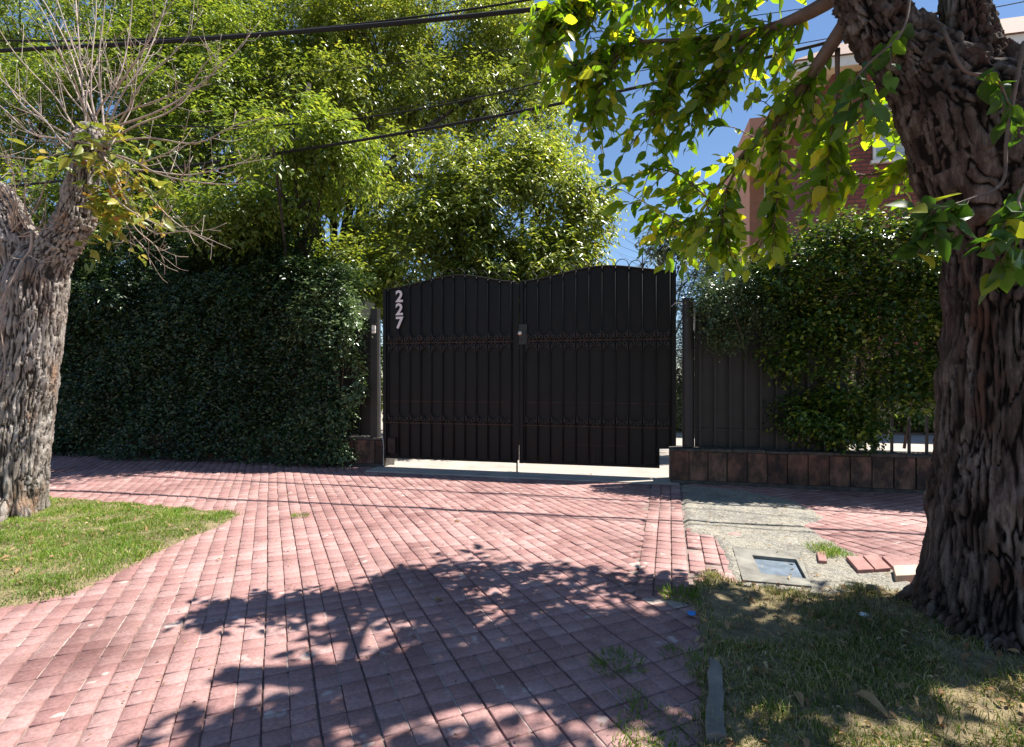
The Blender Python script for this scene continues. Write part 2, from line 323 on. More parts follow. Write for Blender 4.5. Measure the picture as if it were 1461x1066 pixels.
def crown(name, clumps, n, per, L, W, mat, parent, loc, droop=.5, tl=.3, gap=-.25, gs=1.1, full=False, shell=.42, vis=True):
    p, d = clump_pts(clumps, int(n*1.6), shell)
    q = vnoise(p*gs+3.1, 5)+.5*vnoise(p*gs*2.3, 6); keep = q > gap
    p, d = p[keep][:n], d[keep][:n]
    td = d*.7+rdir(len(p))*.7+np.array([0, 0, -.15])
    pos, ax, nr = twig_leaves(p, td, per, tl, droop, up=1.25)
    nr = nr+np.repeat(d, per, 0)*.25+rdir(len(pos))*.35
    Lr = L*RNG.uniform(.65, 1.25, len(pos)); return leaves(name, pos, ax, nr, Lr, Lr*W/L*RNG.uniform(.8, 1.15, len(pos)), mat, parent, loc, full)
def limbs(name, paths, mat, parent, loc, n=8):
    mb = MB()
    for c in paths:
        q = smooth_path(c, 5); mb.tube(q[:, :3], np.maximum(q[:, 3], .002), n)
    return mb.build(name, mat, parent, loc, smooth=True)
def bark_trunk(name, paths, spheres, mat, parent, loc, vox, amp, freq, seed, roots=()):
    """union of tapered limbs, voxel-joined, then carved into vertical bark plates"""
    mb = MB()
    dense = []
    for c in paths:
        q = smooth_path(c, 8); mb.tube(q[:, :3], q[:, 3], 24); dense.append(q)
    for c in roots:
        q = smooth_path(c, 8); mb.tube(q[:, :3], q[:, 3], 14); dense.append(q)
    o = mb.build(name, mat, parent, loc)
    if spheres:
        bm = bmesh.new(); bm.from_mesh(o.data)
        for (x, y, z, r) in spheres: bmesh.ops.create_icosphere(bm, subdivisions=3, radius=r, matrix=Matrix.Translation(Vector((x-loc[0], y-loc[1], z-loc[2]))))
        bm.to_mesh(o.data); bm.free()
    rm = o.modifiers.new('join', 'REMESH'); rm.mode = 'VOXEL'; rm.voxel_size = vox
    sm = o.modifiers.new('smooth', 'SMOOTH'); sm.factor = .5; sm.iterations = 14
    dg = bpy.context.evaluated_depsgraph_get(); me = bpy.data.meshes.new_from_object(o.evaluated_get(dg)); o.modifiers.clear()
    old = o.data; o.data = me; bpy.data.meshes.remove(old); me.name = name
    n = len(me.vertices); co = np.zeros(n*3, np.float32); me.vertices.foreach_get('co', co); co = co.reshape(-1, 3).astype(float)+np.array(loc)
    nr = np.array([v.normal[:] for v in me.vertices])
    rows = []
    for k, q in enumerate(dense):
        dv = q[1:, :3]-q[:-1, :3]; ln = np.linalg.norm(dv, axis=1); cum = np.concatenate([[0], np.cumsum(ln)[:-1]])+k*3.7
        if k >= len(paths): continue
        rows.append(np.hstack([q[:-1, :3], dv/np.maximum(ln, 1e-6)[:, None], cum[:, None], np.full((len(dv), 1), np.median(q[:, 3])), q[:-1, 3:4]]))
    segs = np.concatenate(rows); mids = segs[:, :3]; near = np.zeros(n, int)
    for a in range(0, n, 20000):
        dd = np.sqrt(((co[a:a+20000, None, :]-mids[None])**2).sum(2))-segs[None, :, 8]*.8; near[a:a+20000] = dd.argmin(1)
    ax = segs[near, 3:6]; rel = co-segs[near, :3]; dt = (rel*ax).sum(1, keepdims=True); al = dt+segs[near, 6:7]; perp = unit(rel-ax*dt)*np.maximum(segs[near, 7:8], .12)
    ax = ax*np.where(ax[:, 2:3] < 0, -1., 1.)
    warp = np.stack([pnoise(co*np.array([7, 7, 4]), seed+k) for k in range(3)], 1)*.014
    q = (perp+warp)*freq+ax*al*freq*.085
    n1 = pnoise(q, seed)+.4*pnoise(q*1.9+7, seed+9); plate = np.clip(np.abs(n1)*3.4-.12, 0, 1)
    q2 = (perp+warp)*freq*1.1+ax*(al+warp[:, 2:3]*2)*freq*.30; crack = np.clip(np.abs(pnoise(q2, seed+4))*5+.3, 0, 1)
    lvl = pnoise((perp*freq*.9+ax*al*freq*.16), seed+12)
    q3 = perp*freq*.22+ax*al*freq*.1
    fine = pnoise(perp*75+ax*al*16, seed+7)
    h = amp*(plate*(.66+.3*lvl)*(.72+.28*crack)+.16*fine*plate-.35); h = h*(.8+.55*pnoise(co*2.3, seed+15))+.014*pnoise(q3, seed+8)
    co = co+nr*h[:, None]-np.array(loc)
    at_ = me.attributes.new('fissure_shade_mask', 'FLOAT', 'POINT'); at_.data.foreach_set('value', np.clip(plate*(.7+.6*lvl)*(.5+.5*crack)+.12*fine, 0, 1).astype(np.float32))  # low values mark the fissures that the bark material darkens
    me.vertices.foreach_set('co', co.astype(np.float32).ravel()); me.polygons.foreach_set('use_smooth', np.ones(len(me.polygons), bool)); me.update()
    if not me.materials: me.materials.append(mat)
    return o
def inpoly(x, y, poly):
    ins = np.zeros(len(x), bool); m = len(poly)
    for i in range(m):
        x0, y0 = poly[i][:2]; x1, y1 = poly[(i+1) % m][:2]
        c = ((y0 > y) != (y1 > y)); ins ^= c & (x < (x1-x0)*(y-y0)/(y1-y0+1e-12)+x0)
    return ins
def sdist(x, y, poly):
    """signed distance, positive inside"""
    dm = np.full(len(x), 1e9); m = len(poly)
    for i in range(m):
        a = np.array(poly[i][:2]); b = np.array(poly[(i+1) % m][:2]); ab = b-a
        t = np.clip(((x-a[0])*ab[0]+(y-a[1])*ab[1])/(ab@ab+1e-12), 0, 1)
        dm = np.minimum(dm, np.hypot(x-a[0]-t*ab[0], y-a[1]-t*ab[1]))
    return np.where(inpoly(x, y, poly), dm, -dm)

# ================================================================== GROUND
mb = MB(); mb.add([[-250, -60, -.08], [250, -60, -.08], [250, 400, -.08], [-250, 400, -.08]], [(0, 1, 2, 3)]); struct(mb.build('ground', M['ground']))
mb = MB(); mb.add([[-13, .2, -.013], [9, .2, -.013], [9, 5.2, -.013], [-13, 10.4, -.013]], [(0, 1, 2, 3)]); struct(mb.build('paving_bed', M['joint']))
mb = MB(); mb.add([FW(-16, -.12, -.01), FW(16, -.12, -.01), FW(16, -60, -.01), FW(-16, -60, -.01)], [(0, 1, 2, 3)]); struct(mb.build('yard_paving', M['yard']))

LAWN_L = [G(342, 734), G(318, 748), G(275, 766), G(225, 790), G(160, 822), G(100, 850), G(0, 871), np.array([-4.6, 2.6, 0]), np.array([-9, 2.2, 0]), np.array([-9, 7.4, 0]), G(20, 713), G(80, 712), G(210, 722), G(290, 730)]
LAWN_R = [G(1062, 833), G(1040, 828), G(1005, 812), G(985, 840), G(992, 880), G(1000, 930), G(985, 965), G(1000, 1000), G(985, 1080), np.array([.55, 1.2, 0]), np.array([6, 1.2, 0]), np.array([6, 3.2, 0]), np.array([3.3, 3.35, 0]), G(1320, 832), G(1290, 846), G(1225, 836), G(1160, 842)]
CONC = [G(973, 692), G(1060, 700), G(1137, 716), G(1180, 739), G(1149, 751), G(1180, 771), G(1240, 800), G(1300, 822), G(1300, 852), G(1160, 850), G(1050, 835), G(1036, 800), G(1018, 766), G(979, 763)]
SP0, SP1 = np.array([2.03, 6.42]), np.array([1.02, 3.0])          # right edge of the border strip
sdir = (SP1-SP0)/np.linalg.norm(SP1-SP0); sper = np.array([-sdir[1], sdir[0]]); sper = sper if sper[0] < 0 else -sper
def grid_sheet(name, poly, step, hfun, mat, edge=.0):
    xs = [p[0] for p in poly]; ys = [p[1] for p in poly]
    gx = np.arange(min(xs)-.1, max(xs)+.1, step); gy = np.arange(min(ys)-.1, max(ys)+.1, step)
    X, Y = np.meshgrid(gx, gy); x = X.ravel(); y = Y.ravel(); sd = sdist(x, y, poly)+vnoise(np.stack([x*9, y*9, x*0], 1), 3)*.018
    V = np.stack([x, y, hfun(x, y, sd)], 1); ok = (sd > -step*1.5-edge).reshape(X.shape); nx = len(gx)
    q = ok[:-1, :-1] & ok[1:, :-1] & ok[:-1, 1:] & ok[1:, 1:]; jj, ii = np.nonzero(q); b = jj*nx+ii
    idx = np.stack([b, b+1, b+nx+1, b+nx], 1).ravel()
    return arr_mesh(name, V, idx, np.arange(len(b))*4, np.full(len(b), 4), mat, smooth=True)
def hl(x, y, sd): return -.02+.045*sstep((sd+.04)/.12)+.012*vnoise(np.stack([x*3, y*3, x*0], 1), 21)*sstep(sd/.1)
def hr(x, y, sd):
    r = np.hypot(x-2.57, y-2.7)
    return -.02+.035*sstep((sd+.04)/.12)+(.02*vnoise(np.stack([x*2.5, y*2.5, x*0], 1), 22)+.010*vnoise(np.stack([x*11, y*11, x*0], 1), 23))*sstep(sd/.12)+.07*sstep((1.1-r)/.8)*sstep(sd/.3)
struct(grid_sheet('lawn_soil', LAWN_L, .045, hl, M['soil'])); struct(grid_sheet('lawn_soil', LAWN_R, .035, hr, M['soil']))
COVQ = [G(1060, 832), G(1158, 841), G(1140, 790), G(1045, 784)]
def hc(x, y, sd): return -.06*(sdist(x, y, COVQ) > .015)+ -.02+.032*sstep((sd+.03)/.07)+.008*vnoise(np.stack([x*5, y*5, x*0], 1), 24)+.003*vnoise(np.stack([x*24, y*24, x*0], 1), 25)
struct(grid_sheet('concrete_patch', CONC, .03, hc, M['concrete']))
mb = MB(); mb.fbox(-4.02, .19, -.14, .40, -.03, .013); struct(mb.build('threshold', M['yard'], bevel=.006))

def paver_cells(cx, cy, e1, e2, half_lo, half_hi, zt):
    """cx,cy cell centres; half_lo/hi (n,2) extents along e1,e2"""
    n = len(cx); c = np.stack([cx, cy], 1)
    def ring(ins, z):
        out = []
        for a, b in ((0, 0), (1, 0), (1, 1), (0, 1)):
            u = np.where(a, half_hi[:, 0]-ins, -half_lo[:, 0]+ins); v = np.where(b, half_hi[:, 1]-ins, -half_lo[:, 1]+ins)
            xy = c+u[:, None]*e1+v[:, None]*e2; out.append(np.concatenate([xy, (z+tx*u+ty*v)[:, None]], 1))
        return out
    tx = RNG.normal(0, .006, n); ty = RNG.normal(0, .006, n)
    V = np.stack(ring(.0028, zt)+ring(.0005, zt-.0025)+ring(0, np.full(n, -.02)), 1).reshape(-1, 3)
    fc = [(0, 1, 2, 3)]+[(4+k, 4+(k+1) % 4, (k+1) % 4, k) for k in range(4)]+[(8+k, 8+(k+1) % 4, 4+(k+1) % 4, 4+k) for k in range(4)]
    return V, np.array(fc)
def quads_obj(name, V, fc, n, k, mat):
    idx = (np.arange(n)[:, None, None]*k+fc[None]).ravel(); nf = n*len(fc)
    return arr_mesh(name, V, idx, np.arange(nf)*4, np.full(nf, 4), mat)
def und(x, y): return .007*vnoise(np.stack([x*1.3, y*1.3, x*0], 1), 31)+.003*vnoise(np.stack([x*4, y*4, x*0], 1), 32)
def build_pavers():
    e1 = np.array([-.4546, 1.0]); e1 /= np.linalg.norm(e1); e2 = np.array([e1[1], -e1[0]])
    i, j = np.meshgrid(np.arange(-110, 130), np.arange(-130, 90)); i = i.ravel(); j = j.ravel()
    T = .1; off = np.array([.03, .02])
    wv = .02*vnoise(np.stack([i*.05, j*.05, i*0.], 1), 40)
    c = (i*T)[:, None]*e1+((j*T)+wv)[:, None]*e2+off; x, y = c[:, 0], c[:, 1]
    t = (np.stack([x, y], 1)-FO[:2])@N[:2]; k = (x > -12) & (x < 7.5) & (y > .45) & (t > .02)
    k &= sdist(x, y, LAWN_L) < .16; k &= sdist(x, y, LAWN_R) < .12; k &= sdist(x, y, CONC) < .08
    rel = np.stack([x, y], 1)-SP0; al = rel@sdir; pe = rel@sper; k &= ~((al > -.3) & (al < 3.55) & (pe > np.where((al > 1.9) & (al < 2.95), -.40, -.05)) & (pe < .345))
    i, j, x, y = i[k], j[k], x[k], y[k]; n = len(i)
    go, gi = .0036, .0016
    def ex(a): return np.where(a % 2 == 0, T/2-go, T/2-gi), np.where(a % 2 == 0, T/2-gi, T/2-go)
    l1, h1 = ex(i); l2, h2 = ex(j); jit = RNG.normal(0, .0009, (n, 2))
    tile = (i//2)*7919+(j//2)*104729; tz = ((tile*2654435761) % 1000)/1000.-.5
    zt = und(x, y)+tz*.0045+RNG.normal(0, .0006, n)
    V, fc = paver_cells(x+jit[:, 0], y+jit[:, 1], e1, e2, np.stack([l1, l2], 1), np.stack([h1, h2], 1), zt)
    struct(quads_obj('paved_driveway', V, fc, n, 12, M['paver']))
    m = (i % 2 == 0) & (j % 2 == 0); gx, gy = x[m], y[m]; near = vnoise(np.stack([gx*.9, gy*.9, gx*0], 1), 50)+(4.2-gy)*.4 > RNG.uniform(-.3, .5, len(gx)); gx, gy = gx[near], gy[near]; zz = (und(x, y)+tz*.0045)[m][near]-.0042
    cc = np.stack([gx, gy], 1)+(e1+e2)*T/2; hs = .094; V = np.stack([np.concatenate([cc+a*hs*e1+b*hs*e2, zz[:, None]], 1) for a, b in ((-1, -1), (1, -1), (1, 1), (-1, 1))], 1).reshape(-1, 3)
    struct(quads_obj('paver_grooves', V, np.array([(0, 1, 2, 3)])[:, ::-1], len(gx), 4, M['joint_light']))
    # straight border strip
    a, b = np.meshgrid(np.arange(0, 35), np.arange(0, 3)); a = a.ravel(); b = b.ravel(); n = len(a)
    c = SP0-sdir*.2+sdir*((a+.5)*.105)[:, None]+sper*((b+.5)*.109+.005)[:, None]
    a2, b2 = np.meshgrid(np.arange(20, 30), np.arange(-4, 0)); a2 = a2.ravel(); b2 = b2.ravel(); kk = RNG.uniform(0, 1, len(a2)) < .93
    c = np.concatenate([c, (SP0-sdir*.2+sdir*((a2+.5)*.105)[:, None]+sper*((b2+.5)*.109-.004)[:, None])[kk]]); n = len(c)
    hl_ = np.full((n, 2), [.0525-.004, .0545-.004]); V, fc = paver_cells(c[:, 0], c[:, 1], sdir, -sper, hl_, hl_, und(c[:, 0], c[:, 1])+RNG.normal(0, .002, n)+.002)
    struct(quads_obj('paved_border', V, fc, n, 12, M['paver']))
build_pavers()

# grass
def grass(name, poly, n, hf, mat, hh, ww, seed, dens=None, xlim=None):
    rg = np.random.default_rng(seed); xs = [p[0] for p in poly]; ys = [p[1] for p in poly]
    x0, x1 = (min(xs), max(xs)) if xlim is None else xlim
    x = rg.uniform(x0, x1, n*2); y = rg.uniform(min(ys), max(ys), n*2); sd = sdist(x, y, poly); k = sd+rg.normal(0, .025, len(x)) > -.0
    if dens is not None: k &= dens(x, y, rg)
    x, y, sd = x[k][:n], y[k][:n], sd[k][:n]; n = len(x); z = hf(x, y, sd)-.006
    th = rg.uniform(0, 2*math.pi, n); s = np.stack([np.cos(th), np.sin(th), 0*th], 1); ph = rg.uniform(0, 2*math.pi, n); ln = rg.uniform(.2, 1.3, n)
    tuft = .6+.55*(vnoise(np.stack([x*6, y*6, x*0], 1), seed)+.3); h = hh*rg.uniform(.5, 1.25, n)*np.clip(tuft, .35, 1.5); w = ww*rg.uniform(.6, 1.3, n)
    ld = np.stack([np.cos(ph), np.sin(ph), 0*ph], 1)*(ln*h)[:, None]; b = np.stack([x, y, z], 1); up = np.array([0, 0, 1.0])
    V = np.stack([b-s*w[:, None]*.5, b+s*w[:, None]*.5, b+ld*.35+up*(h*.62)[:, None]+s*w[:, None]*.4, b+ld*.35+up*(h*.62)[:, None]-s*w[:, None]*.4, b+ld+up*(h*(1-.25*ln))[:, None]], 1).reshape(-1, 3)
    pat = np.array([0, 1, 2, 3, 3, 2, 4]); idx = (np.arange(n)[:, None]*5+pat).ravel(); tot = np.tile([4, 3], n); st = np.concatenate([[0], np.cumsum(tot)[:-1]])
    return struct(arr_mesh(name, V, idx, st, tot, mat), 'stuff')
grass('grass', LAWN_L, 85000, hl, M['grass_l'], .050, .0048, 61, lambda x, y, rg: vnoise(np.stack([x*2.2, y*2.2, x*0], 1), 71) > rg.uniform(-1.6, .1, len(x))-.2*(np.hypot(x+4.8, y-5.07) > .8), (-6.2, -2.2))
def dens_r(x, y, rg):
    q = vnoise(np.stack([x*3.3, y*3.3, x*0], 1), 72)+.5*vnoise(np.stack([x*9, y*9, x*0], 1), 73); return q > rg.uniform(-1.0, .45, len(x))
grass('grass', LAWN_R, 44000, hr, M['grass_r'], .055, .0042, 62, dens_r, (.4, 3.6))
M['straw'] = leafmat('straw_blade', [(0, (.26, .21, .10)), (.6, (.42, .36, .19)), (1, (.55, .48, .28))], (1.2, 1.2, .8), .3, .6, .2)
grass('dry_grass', LAWN_L, 9000, hl, M['straw'], .034, .0045, 66, lambda x, y, rg: (np.abs(sdist(x, y, LAWN_L)) < rg.gamma(1.0, .055, len(x))) | (np.hypot(x+4.6, y-4.9) < rg.uniform(.3, .75, len(x))), (-6.2, -2.2))
grass('dry_grass', LAWN_R, 19000, hr, M['straw'], .034, .004, 67, lambda x, y, rg: vnoise(np.stack([x*2.6, y*2.6, x*0], 1), 78) > rg.uniform(-.7, .9, len(x)), (.4, 3.6))
def litter(n, poly, hf, seed, lmax=.05):
    rg = np.random.default_rng(seed); xs = [p[0] for p in poly]; ys = [p[1] for p in poly]; x = rg.uniform(max(min(xs), -5), min(max(xs), 3.8), n*4); y = rg.uniform(max(min(ys), 1.2), min(max(ys), 7.5), n*4); k = inpoly(x, y, poly); x, y = x[k][:n], y[k][:n]; m = len(x)
    p = np.stack([x, y, hf(x, y, sdist(x, y, poly))+rg.uniform(.012, .03, m)], 1); th = rg.uniform(0, 6.28, m); d = np.stack([np.cos(th), np.sin(th), rg.normal(0, .2, m)], 1)
    L = rg.uniform(.012, lmax, m); struct(leaves('leaf_litter', p, d, np.array([0, 0, 1.0])+rg.normal(0, .3, (m, 3)), L, L*rg.uniform(.25, .6, m), M['dry'], None, (0, 0, 0), True, .3, .35), 'stuff')
PATCH = [G(1150, 783), G(1185, 779), G(1226, 797), G(1205, 800), G(1170, 797)]
grass('grass', PATCH, 700, lambda x, y, s: .012+0*x, M['grass_l'], .06, .004, 63)
JOINT = [G(1000, 930), G(985, 1000), np.array([.6, 1.5, 0]), np.array([.2, 1.5, 0]), G(870, 1066), G(905, 985), G(960, 960)]
grass('grass', JOINT, 4200, lambda x, y, s: .0+0*x, M['grass_l'], .055, .0042, 64, lambda x, y, rg: vnoise(np.stack([x*7, y*7, x*0], 1), 75) > rg.uniform(-.3, .7, len(x)))
def weed(px, py, n, r, hgt, label):
    c = G(px, py); th = RNG.uniform(0, 2*math.pi, n); rr = r*RNG.uniform(0, 1, n)**.6
    p = np.stack([c[0]+rr*np.cos(th), c[1]+rr*np.sin(th), np.full(n, .0)], 1); d = np.stack([np.cos(th)*.6, np.sin(th)*.6, RNG.uniform(.4, 1.3, n)], 1)+rdir(n)*.3
    o = leaves('weed', p, d, np.array([0, 0, 1.0])+rdir(n)*.3, hgt*RNG.uniform(.6, 1.3, n), hgt*.09, M['grass_l'], None, tuple(c)); o.location = c
    return tag(o, label, 'weed', 'weeds in the paving joints')
weed(428, 737, 90, .07, .045, 'small lone green weed in the middle of sunlit paving near left lawn tip')
weed(882, 950, 190, .12, .045, 'green weed tuft in shaded paving joints left of the grey kerb stone')
weed(968, 852, 150, .10, .06, 'bright weed tuft at the paving edge just left of the blue scrap')
weed(968, 938, 70, .08, .04, 'low weed in the joints between blue scrap and grey kerb stone')

litter(1500, LAWN_R, hr, 68)
litter(330, [G(60, 1066), G(300, 760), G(200, 690), G(560, 690), G(940, 700), G(1000, 860), G(990, 1066)], lambda x, y, sd: -.006+0*x, 69, .024)
litter(160, CONC, lambda x, y, sd: .004+0*x, 70, .035)
litter(260, LAWN_L, hl, 74, .05)
# ================================================================== GATE
def curve_top(s, s0, s1, sp, z0, zp, z1):
    if s < sp: return z0+(zp-z0)*float(sstep(np.array((s-s0)/(sp-s0))))
    return z1+(zp-z1)*float(sstep(np.array((s1-s)/(s1-sp))))
LEFT = dict(s0=fs(547.5), s1=fs(737.6), sp=fs(655), z0=2.60, zp=2.755, z1=2.63)
RIGHT = dict(s0=fs(741.5), s1=fs(964.5), sp=fs(862), z0=2.63, zp=2.79, z1=2.69)
ZR1, ZR2, ZSEAM, ZB = 1.81, .66, .97, .145
def scroll_mesh(w):
    """mirrored pair of C scrolls with a leaf spike, sitting on a rail at z=0, facing the street (local x along the gate, z up, y away)"""
    mb = MB()
    for sg in (-1, 1):
        q = []
        for a in np.linspace(0, 1, 26):
            th = -math.pi/2+a*3.6*math.pi*.62; r = .034*(1-a*.72)
            q.append([sg*(w*.24)+sg*r*math.cos(th)*-1*.95, 0, .038+r*math.sin(th)])
        mb.tube(q, .0068, 6)
        mb.tube([[sg*w*.46, 0, .005], [sg*w*.38, -.004, .06], [sg*w*.22, -.008, .105]], [.006, .009, .002], 5)
        mb.tube([[sg*w*.44, 0, .05], [sg*w*.42, -.006, .09], [sg*w*.40, -.01, .135]], [.006, .007, .002], 5)
    V = np.concatenate(mb.v); R = np.stack([U, -N, Z], 1); me = bpy.data.meshes.new('scroll'); me.from_pydata((V@R.T).tolist(), [], mb.f); me.materials.append(M['scroll'])
    me.polygons.foreach_set('use_smooth', [True]*len(mb.f)); return me
def text_mesh(ch, size, mat):
    cu = bpy.data.curves.new('digit', 'FONT'); cu.body = ch; cu.size = size; cu.offset = .006; cu.extrude = .006; cu.align_x = 'CENTER'
    t = bpy.data.objects.new('digit', cu); C.objects.link(t); dg = bpy.context.evaluated_depsgraph_get(); me = bpy.data.meshes.new_from_object(t.evaluated_get(dg))
    bpy.data.objects.remove(t); me.materials.clear(); me.materials.append(mat); me.name = 'digit'
    me.transform(Matrix(((U[0], 0, N[0]), (U[1], 0, N[1]), (0, 1, 0)))@Matrix.Identity(3) if False else Matrix(((U[0], 0, N[0], 0), (U[1], 0, N[1], 0), (0, 1, 0, 0), (0, 0, 0, 1))))
    return me
gate = thing('driveway_gate', 'wide black metal double gate with wavy top, scrollwork bands and number 227', 'gate', tuple(FW(-1.9, 0, 0)))
def gate_leaf(D, nb, right):
    s0, s1 = D['s0'], D['s1']; loc = tuple(FW(-1.9, 0, 0)); top = lambda s: curve_top(s, **D)
    bs = np.linspace(s0+.085, s1-.075, nb); w = bs[1]-bs[0]; mb = MB()
    # sheet panels between the bars, each slightly proud or set back, following the wavy top
    ed = np.concatenate([[s0+.02], bs, [s1-.02]])
    for k in range(len(ed)-1):
        a, b = ed[k], ed[k+1]; tt = .004*(k % 2)+RNG.uniform(0, .003); m = 5; xs = np.linspace(a, b, m)
        zb = ZB
        for q in range(m-1):
            z0, z1 = top(xs[q])-.006, top(xs[q+1])-.006
            low = zb if not (right and xs[q+1] > fs(941)+.02) else .395
            for (lo, h0, h1) in ((low, None, None),):
                V = [FW(xs[q], tt+.008, lo), FW(xs[q+1], tt+.008, lo), FW(xs[q+1], tt+.008, z1), FW(xs[q], tt+.008, z0), FW(xs[q], -.006, lo), FW(xs[q+1], -.006, lo), FW(xs[q+1], -.006, z1), FW(xs[q], -.006, z0)]
                mb.add(V, [(0, 1, 2, 3), (7, 6, 5, 4), (4, 5, 1, 0), (3, 2, 6, 7), (5, 6, 2, 1), (4, 0, 3, 7)])
    leaf = mb.build('gate_leaf', M['gate'], gate, loc); L = []
    for (a, b) in ((s0, s0+.055), (s1-.05, s1)):
        lo = ZB-.01 if not (right and a > -.1) else .39
        fr = MB(); fr.fbox(a, b, -.03, .035, lo, top((a+b)/2)+.004); fr.build('stile', M['gate'], leaf, loc, bevel=.006)
    xs = np.linspace(s0+.03, s1-.03, 60); tr = MB(); tr.tube([FW(x, .02, top(x)) for x in xs], .014, 6); tr.build('top_rail', M['gate'], leaf, loc, smooth=True)
    for i, (z, m_) in enumerate(((ZR1, 'rust'), (ZR2, 'rust'))):
        r = MB(); r.fbox(s0+.056, s1-.051, .013, .037, z-.011, z+.011); r.build('rail', M[m_], leaf, loc, bevel=.003)
    r = MB(); r.fbox(s0+.06, s1-.055, .012, .0165, ZSEAM-.006, ZSEAM+.006); r.build('panel_seam', M['rust'], leaf, loc)
    r = MB(); r.fbox(s0+.056, (s1-.051) if not right else fs(941), .013, .03, ZB-.008, ZB+.024); r.build('bottom_rail', M['gate'], leaf, loc, bevel=.003)
    bar0 = None
    for k, s in enumerate(bs):
        b = MB(); zb = ZB+.026 if not (right and s > fs(941)) else .41
        b.tube([FW(s, .032, zb), FW(s, .032, top(s)-.01)], .0095, 6); b.build('bar', M['gate'], leaf, loc, smooth=True)
        if k < nb-1:
            h = MB(); s2 = bs[k+1]; r_ = (s2-s)/2; zc = (top(s)+top(s2))/2
            h.tube([FW(s+r_-r_*math.cos(a), .032, zc+(.004 if 0 else 0)+.095*math.sin(a)) for a in np.linspace(0, math.pi, 13)], .0055, 5); h.build('hoop', M['gate'], leaf, loc, smooth=True)
    me = scroll_mesh(w)
    for k in range(nb-1):
        sc = (bs[k]+bs[k+1])/2
        for z, fl in ((ZR1+.012, 1), (ZR1-.012, -1), (ZR2+.012, 1)):
            o = bpy.data.objects.new('scroll', me); C.objects.link(o); o.parent = leaf; o.location = Vector(FW(sc, .046, z))-Vector(loc); o.scale = (1, 1, fl*float(RNG.uniform(.95, 1.08)))
    return leaf, loc, bs
leafL, gl, bL = gate_leaf(LEFT, 12, False); leafR, _, bR = gate_leaf(RIGHT, 12, True)
for ch, py0 in (('2', 431.3), ('2', 449.8), ('7', 468.6)):
    me = text_mesh(ch, .232, M['digit']); o = bpy.data.objects.new('digit', me); C.objects.link(o); o.parent = leafL
    o.location = Vector(FW(fs(571.8), .048, fz(571.8, py0)))-Vector(gl)
lp = MB(); lp.fbox(fs(740), fs(753), .036, .05, fz(745, 492), fz(745, 463)); lk_ = lp.build('lock_plate', M['lockplate'], leafR, gl, bevel=.004)
kb = MB(); c0 = FW(fs(743.3), .05, fz(743.3, 476)); kb.tube([c0, c0+N*.02, c0+N*.034, c0+N*.04], [.028, .031, .026, .008], 16); kb.build('lock_knob', M['brass'], leafR, gl, smooth=True)
kb = MB(); c0 = FW(fs(744.5), .05, fz(744.5, 485)); kb.tube([c0, c0+N*.012], [.018, .016], 12); kb.build('keyhole', M['rust'], leafR, gl)
bo = MB(); bo.tube([FW(fs(738.7), .045, .60), FW(fs(738.7), .045, .02)], .011, 8); bo.fbox(fs(736.6), fs(740.9), .03, .06, .30, .34); bo.build('drop_bolt', M['gate'], leafL, gl)
st = MB(); st.fbox(fs(735.5), fs(741.5), .036, .052, .18, 2.60); st.build('centre_strip', M['gate'], leafL, gl, bevel=.003)
# bottom hatch outline on the right leaf
hb = MB(); a, b = fs(798), fs(893); hb.fbox(a, b, .012, .018, .405, .417); hb.fbox(fs(846), fs(847.5), .012, .018, .16, .404); hb.build('hatch_seam', M['rust'], leafR, gl)
# lower latch of the left leaf
hb = MB(); c0 = FW(fs(562), .04, .30); hb.fbox(fs(556), fs(566), .036, .06, .22, .44)
hb.tube([FW(fs(559)+.03*math.cos(a), .07, .27+.04*math.sin(a)) for a in np.linspace(-2.4, 2.4, 12)], .006, 5); hb.build('latch', M['rust'], leafL, gl)

# posts
p0 = fs(535.5, -.05); loc = tuple(FW(p0, -.05, 0)); gp = thing('gate_post', 'dark square steel post left of the gate carrying a thin grey conduit', 'gate post', loc)
b = MB(); b.fbox(p0-.057, p0+.057, -.11, .0, .431, fz(535, 440)); b.build('shaft', M['post'], gp, loc, bevel=.006)
b = MB(); sx = fs(542.5, .01); b.tube([FW(sx, .01, .432), FW(sx+.004, .012, 1.0), FW(sx-.004, .01, 1.6), FW(sx, .01, fz(542, 455, .01))], .009, 8)
b.tube([FW(sx, .012, .47), FW(sx+.05, .03, .45), FW(sx+.07, .04, .30), FW(sx+.07, .05, .03)], .007, 6); cp = b.build('conduit', M['pipe'], gp, loc, smooth=True)
ic = fs(533.6, .01); il = tuple(FW(ic, .01, fz(533, 476, .01))); ib = thing('doorbell', 'small pale doorbell box with a dark hood on the left gate post', 'doorbell', il)
b = MB(); b.fbox(ic-.03, ic+.03, .001, .035, fz(533, 476, .01), fz(533, 463.5, .01)); bb = b.build('case', M['white'], ib, il, bevel=.012)
b = MB(); b.fbox(ic-.04, ic+.04, .001, .06, fz(533, 463, .01), fz(533, 460, .01)); b.build('hood', M['post'], ib, il)
b = MB(); cc = FW(ic, .035, fz(533, 471, .01)); b.tube([cc, cc+N*.006], .010, 10); b.build('button', M['pipe'], ib, il)
p1 = fs(982, .12); loc = tuple(FW(p1, .12, 0)); gp2 = thing('gate_post', 'thick round dark steel post right of the gate on the low wall', 'gate post', loc)
b = MB(); b.tube([FW(p1, .12, .441), FW(p1, .12, fz(982, 428, .12))], .073, 24); b.build('shaft', M['post'], gp2, loc, smooth=False)
b = MB(); b.tube([FW(p1, .12, fz(982, 428, .12)+.001), FW(p1, .12, fz(982, 428, .12)+.02)], [.078, .07], 24); b.build('cap', M['post'], gp2, loc)
